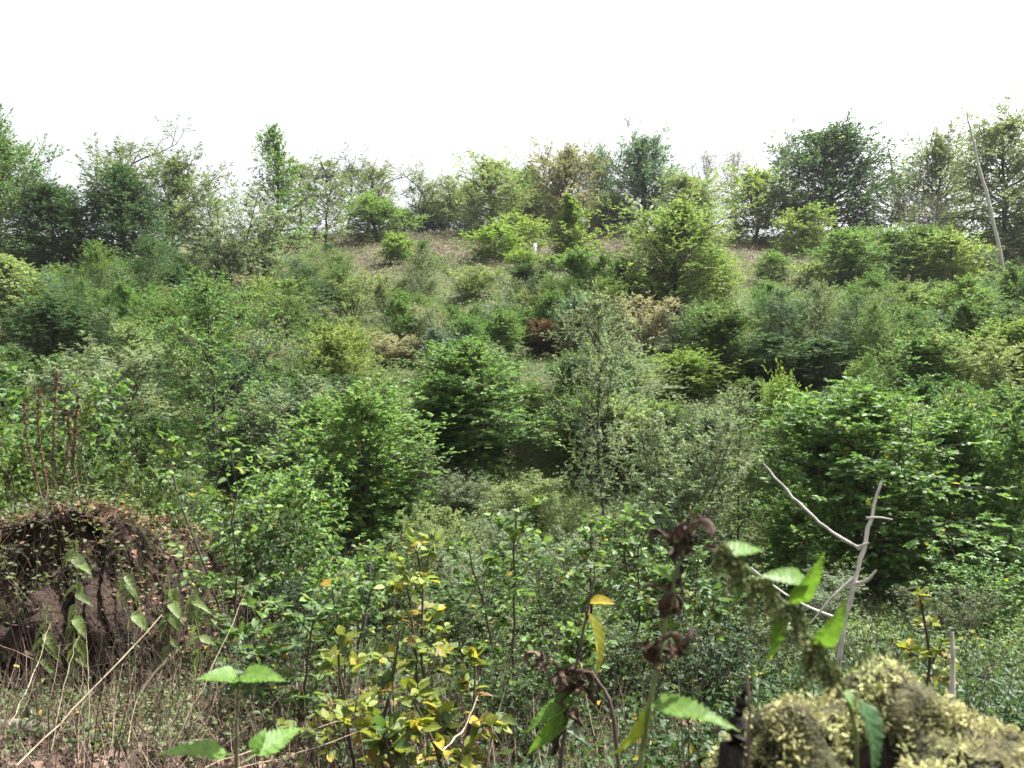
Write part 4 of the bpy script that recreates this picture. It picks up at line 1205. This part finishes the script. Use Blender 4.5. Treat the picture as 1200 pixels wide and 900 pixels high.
# ------------------------------------------------------------------ nettles close to the camera
LG = (.10, .19, .03); LY = (.24, .29, .04); LD = (.045, .10, .04); BR = (.085, .052, .036)
def nettle(name, label, stem_px, Y, rad, color, leaves_, clumps=(), seeds=(), cat='nettle', group=None):
    """stem through pixel points (px, py[, depth offset]), leaves as (base, tip, kind, colour, width)"""
    top = [spx(p[0], p[1], Y + (p[2] if len(p) > 2 else 0)) for p in stem_px]
    base = np.array([top[0][0] + .0, top[0][1], 0.0]); base[2] = gz(base[0], base[1])
    e = link(name); e.location = base; tag(e, label, cat, group)
    rl = lambda p: np.asarray(p) - base
    stick('stem', None, None, [rl(base - UP * .03)] + [rl(p) for p in top], [rad * 1.2] + list(np.linspace(rad, rad * .55, len(top))), M_STEM, color, k=7, wob=.0008, parent=e)
    r = np.random.default_rng(len(label))
    for (b0, t0, kind, colr, ws, nvec) in leaves_:
        dz0 = b0[2] if len(b0) > 2 else 0; dz1 = t0[2] if len(t0) > 2 else 0
        p0, p1 = spx(b0[0], b0[1], Y + dz0), spx(t0[0], t0[1], Y + dz1)
        L = float(np.linalg.norm(p1 - p0))
        leaf_obj(e, kind, rl(p0), p1 - p0, nvec, L, colr, ws)
    for (cx, cy, size, cnt, colr) in clumps:
        c = rl(spx(cx, cy, Y)); s = size / F_PX * Y
        for q in range(cnt):
            d = r.normal(0, .5, 3) + np.array([0, 0, -.6])
            st = c + np.array([r.normal(0, .22), r.normal(0, .22), r.uniform(.05, .5)]) * s
            leaf_obj(e, WITHER[r.integers(3)], st, d, r.normal(0, 1, 3), s * r.uniform(.5, .95), tuple(np.array(colr) * r.uniform(.4, 1.1)), r.uniform(.7, 1.4), name='withered_leaf')
    if seeds:
        PP = []
        for (sx, sy, ln, cnt) in seeds:
            c = rl(spx(sx, sy, Y))
            for q in range(cnt):
                a = r.uniform(0, 6.28); l = ln / F_PX * Y * r.uniform(.5, 1.1)
                u = np.linspace(0, 1, 16)
                path = c + np.array([math.cos(a), math.sin(a), .15]) * l * .42 * np.sqrt(u)[:, None] - UP * (l * u ** 1.6)[:, None]
                for w_ in path: PP.append(w_ + r.normal(0, .0018, (6, 3)))
        PP = np.concatenate(PP); n = len(PP); L = r.uniform(.003, .0055, n)
        V, F = leaves(PP, r.normal(0, 1, (n, 3)), r.normal(0, 1, (n, 3)), L, L * .8)
        o = link('seed_strings', build_mesh('seed_strings', V, F, M_DRYLEAF, {'lv': np.repeat(r.uniform(0, 1, n), 2), 'ly': np.repeat(r.uniform(0, 1, n), 2)}), e)
        o.color = (.13, .145, .055, 1); o['kind'] = 'stuff'
    return e


CAMN = np.array([.15, -.55, .8])
N0, N1 = NETTLE
nettle('withered_nettle', 'tall half-withered nettle with brown shrivelled clumps in the middle foreground',
       [(747, 905), (758, 840), (771, 775), (786, 705), (797, 655), (815, 605)], 1.0, .0042, (.13, .15, .06),
       [((760, 828), (731, 893, -.03), N0, LY, .95, np.array([.9, -.5, .2])), ((764, 826), (860, 834, -.06), N0, LG, .8, np.array([0, -.32, .95])),
        ((786, 678), (770, 664, -.02), N0, LG, 1.2, CAMN), ((790, 676), (806, 664, .02), N0, LG, 1.2, CAMN)],
       clumps=[(776, 768, 50, 13, BR), (789, 700, 46, 8, (.10, .058, .042)), (806, 636, 48, 12, (.075, .048, .038)), (819, 606, 26, 5, BR)])
nettle('seeding_nettle', 'nettle with drooping seed strings arching over the mossy stump',
       [(1006, 905), (1000, 835), (984, 795), (957, 758), (925, 712), (888, 675), (848, 642)], .86, .0026, (.10, .13, .045),
       [((946, 682), (898, 666, -.02), N0, LG, 1.0, CAMN), ((927, 706), (974, 660, -.03), N0, LG, .95, np.array([.5, -.75, .5])),
        ((913, 722), (908, 776, -.01), N0, LG, .9, np.array([.3, -.9, .1])), ((957, 757), (1000, 713, -.02), N0, LG, 1.1, np.array([.5, -.7, .45])),
        ((1008, 822), (1050, 899, -.06), N1, LD, 1.0, np.array([.45, -.85, .3])), ((990, 808), (1003, 828, -.02), N0, LG, 1.1, CAMN),
        ((852, 648), (900, 634, .03), N0, LG, .8, np.array([.1, -.5, .85])), ((868, 662), (878, 715, -.02), N1, (.09, .15, .04), .8, np.array([.8, -.5, .2])),
        ((975, 780), (958, 770, -.01), N0, LG, 1.0, CAMN)],
       seeds=[(848, 643, 34, 7), (866, 658, 46, 8), (893, 680, 56, 9), (924, 712, 62, 10), (957, 758, 56, 10), (974, 780, 40, 6)])
nettle('young_nettle', 'green nettle with broad light leaves in the lower left foreground',
       [(276, 910), (278, 850), (279, 795)], 1.25, .0035, (.10, .09, .05),
       [((280, 793), (235, 787, -.04), N0, LG, 1.25, np.array([0, -.45, .9])), ((283, 791), (331, 788, -.02), N0, LG, 1.15, np.array([.1, -.4, .9])),
        ((282, 790), (304, 780, .10), N0, GREY, 1.1, np.array([0, -.3, .9])), ((264, 884), (196, 868, -.06), N0, LG, .95, np.array([-.1, -.4, .9])),
        ((296, 880), (312, 852, .02), N0, LG, 1.3, np.array([.3, -.6, .6])), ((300, 884), (356, 842, .08), N0, LG, .9, np.array([.2, -.5, .8])),
        ((279, 796), (270, 812, -.02), N0, LD, 1.0, CAMN)])
nettle('dead_stalk_plant', 'dark withered stalk with yellow leaves left of the half-withered nettle',
       [(655, 905), (664, 835), (680, 755), (697, 676)], 1.9, .0055, (.075, .055, .045),
       [((690, 706), (716, 700, -.03), BEECH[1], (.34, .26, .03), .9, CAMN), ((688, 716), (717, 783, -.05), BEECH[1], (.24, .23, .04), .6, np.array([.7, -.5, .4])),
        ((668, 812), (640, 838, -.04), N0, LG, .9, CAMN), ((666, 822), (612, 850, -.04), N0, LG, .8, np.array([0, -.4, .9])), ((664, 835), (618, 886, -.03), N0, LG, .7, np.array([.5, -.5, .7])),
        ((662, 850), (690, 868, -.03), N0, GREY, .8, CAMN)],
       clumps=[(640, 775, 34, 5, (.14, .09, .07)), (672, 800, 40, 7, BR), (676, 728, 18, 3, BR), (664, 850, 40, 5, BR)], cat='plant')
stick('dry_stalk', 'dark leaning stalk right of the dark withered stalk', 'stalk', [gp(742, 1.9), spx(728, 842, 1.9), spx(692, 786, 1.9)], [.007, .006, .004], M_DRY, (.09, .065, .055), k=6, wob=.002)
stick('dead_stump', 'dark rotten upright stick at the left foot of the mossy stump', 'stick', [gp(850, 1.0), spx(852, 900, 1.0), spx(866, 840, 1.02), spx(872, 805, 1.03)], [.02, .018, .012, .004], M_WOODROT, k=8, wob=.003)

# drooping nettles in front of the earth bank
def bank_nettle(px, top, base_y, Y, label, seed):
    r = np.random.default_rng(seed)
    nn = 9; col = (.10, .115, .05)
    sx = px + np.cumsum(r.normal(0, 4, 4))
    st = [(sx[0], base_y), (sx[1], base_y * .6 + top * .4), (sx[2], base_y * .25 + top * .75), (sx[3] + r.normal(0, 5), top)]
    lv = []
    for q in range(nn):
        u = r.uniform(.25, 1); py = base_y + (top - base_y) * u; x = np.interp(u, [0, .4, .75, 1], sx)
        sg = 1 if q % 2 else -1
        lv.append(((x, py), (x + sg * r.uniform(10, 22), py + r.uniform(6, 26), r.uniform(-.1, .05)), NETTLE[r.integers(2)], tuple(np.array((.11, .15, .05)) * r.uniform(.7, 1.4)), r.uniform(.6, 1), np.array([sg * .3, -.6, .6])))
    nettle('bank_nettle', label, st, Y, .004, col, lv, seeds=[(sx[3], top + 4, 22, 5), (sx[2], top * .75 + base_y * .25, 22, 5)], group='nettles in front of the earth bank')
bank_nettle(84, 630, 760, 4.6, 'drooping nettle hanging in front of the middle of the earth bank', 1)
bank_nettle(158, 668, 790, 4.5, 'nettle with grey-green leaves before the right part of the earth bank', 2)
bank_nettle(200, 662, 800, 4.5, 'tallest nettle at the right end of the earth bank', 3)
bank_nettle(52, 706, 800, 4.3, 'low nettle at the foot of the earth bank near the left edge', 4)
bank_nettle(96, 712, 800, 4.3, 'low nettle at the foot of the middle of the earth bank', 5)
bank_nettle(225, 690, 800, 4.4, 'nettle right of the tallest one, at the end of the earth bank', 6)

# ------------------------------------------------------------------ haze in the air
HAZE = 0.0002
if HAZE > 0:
    m, nt, N, L = new_mat('haze')
    out = N.new('ShaderNodeOutputMaterial'); pv = N.new('ShaderNodeVolumePrincipled')
    pv.inputs['Color'].default_value = (.93, .96, 1.0, 1); pv.inputs['Density'].default_value = HAZE; pv.inputs['Anisotropy'].default_value = .3
    L.new(pv.outputs[0], out.inputs['Volume'])
    x0, x1, y0, y1, z0, z1 = -112, 112, -13, 133, -4.5, 29
    V = np.array([[x, y, z] for z in (z0, z1) for y in (y0, y1) for x in (x0, x1)], float)
    F = np.array([[0, 2, 3, 1], [4, 5, 7, 6], [0, 1, 5, 4], [2, 6, 7, 3], [0, 4, 6, 2], [1, 3, 7, 5]])
    tag(link('haze', build_mesh('haze', V, F, m)), 'thin pale haze in the air over the clearing', kind='stuff')
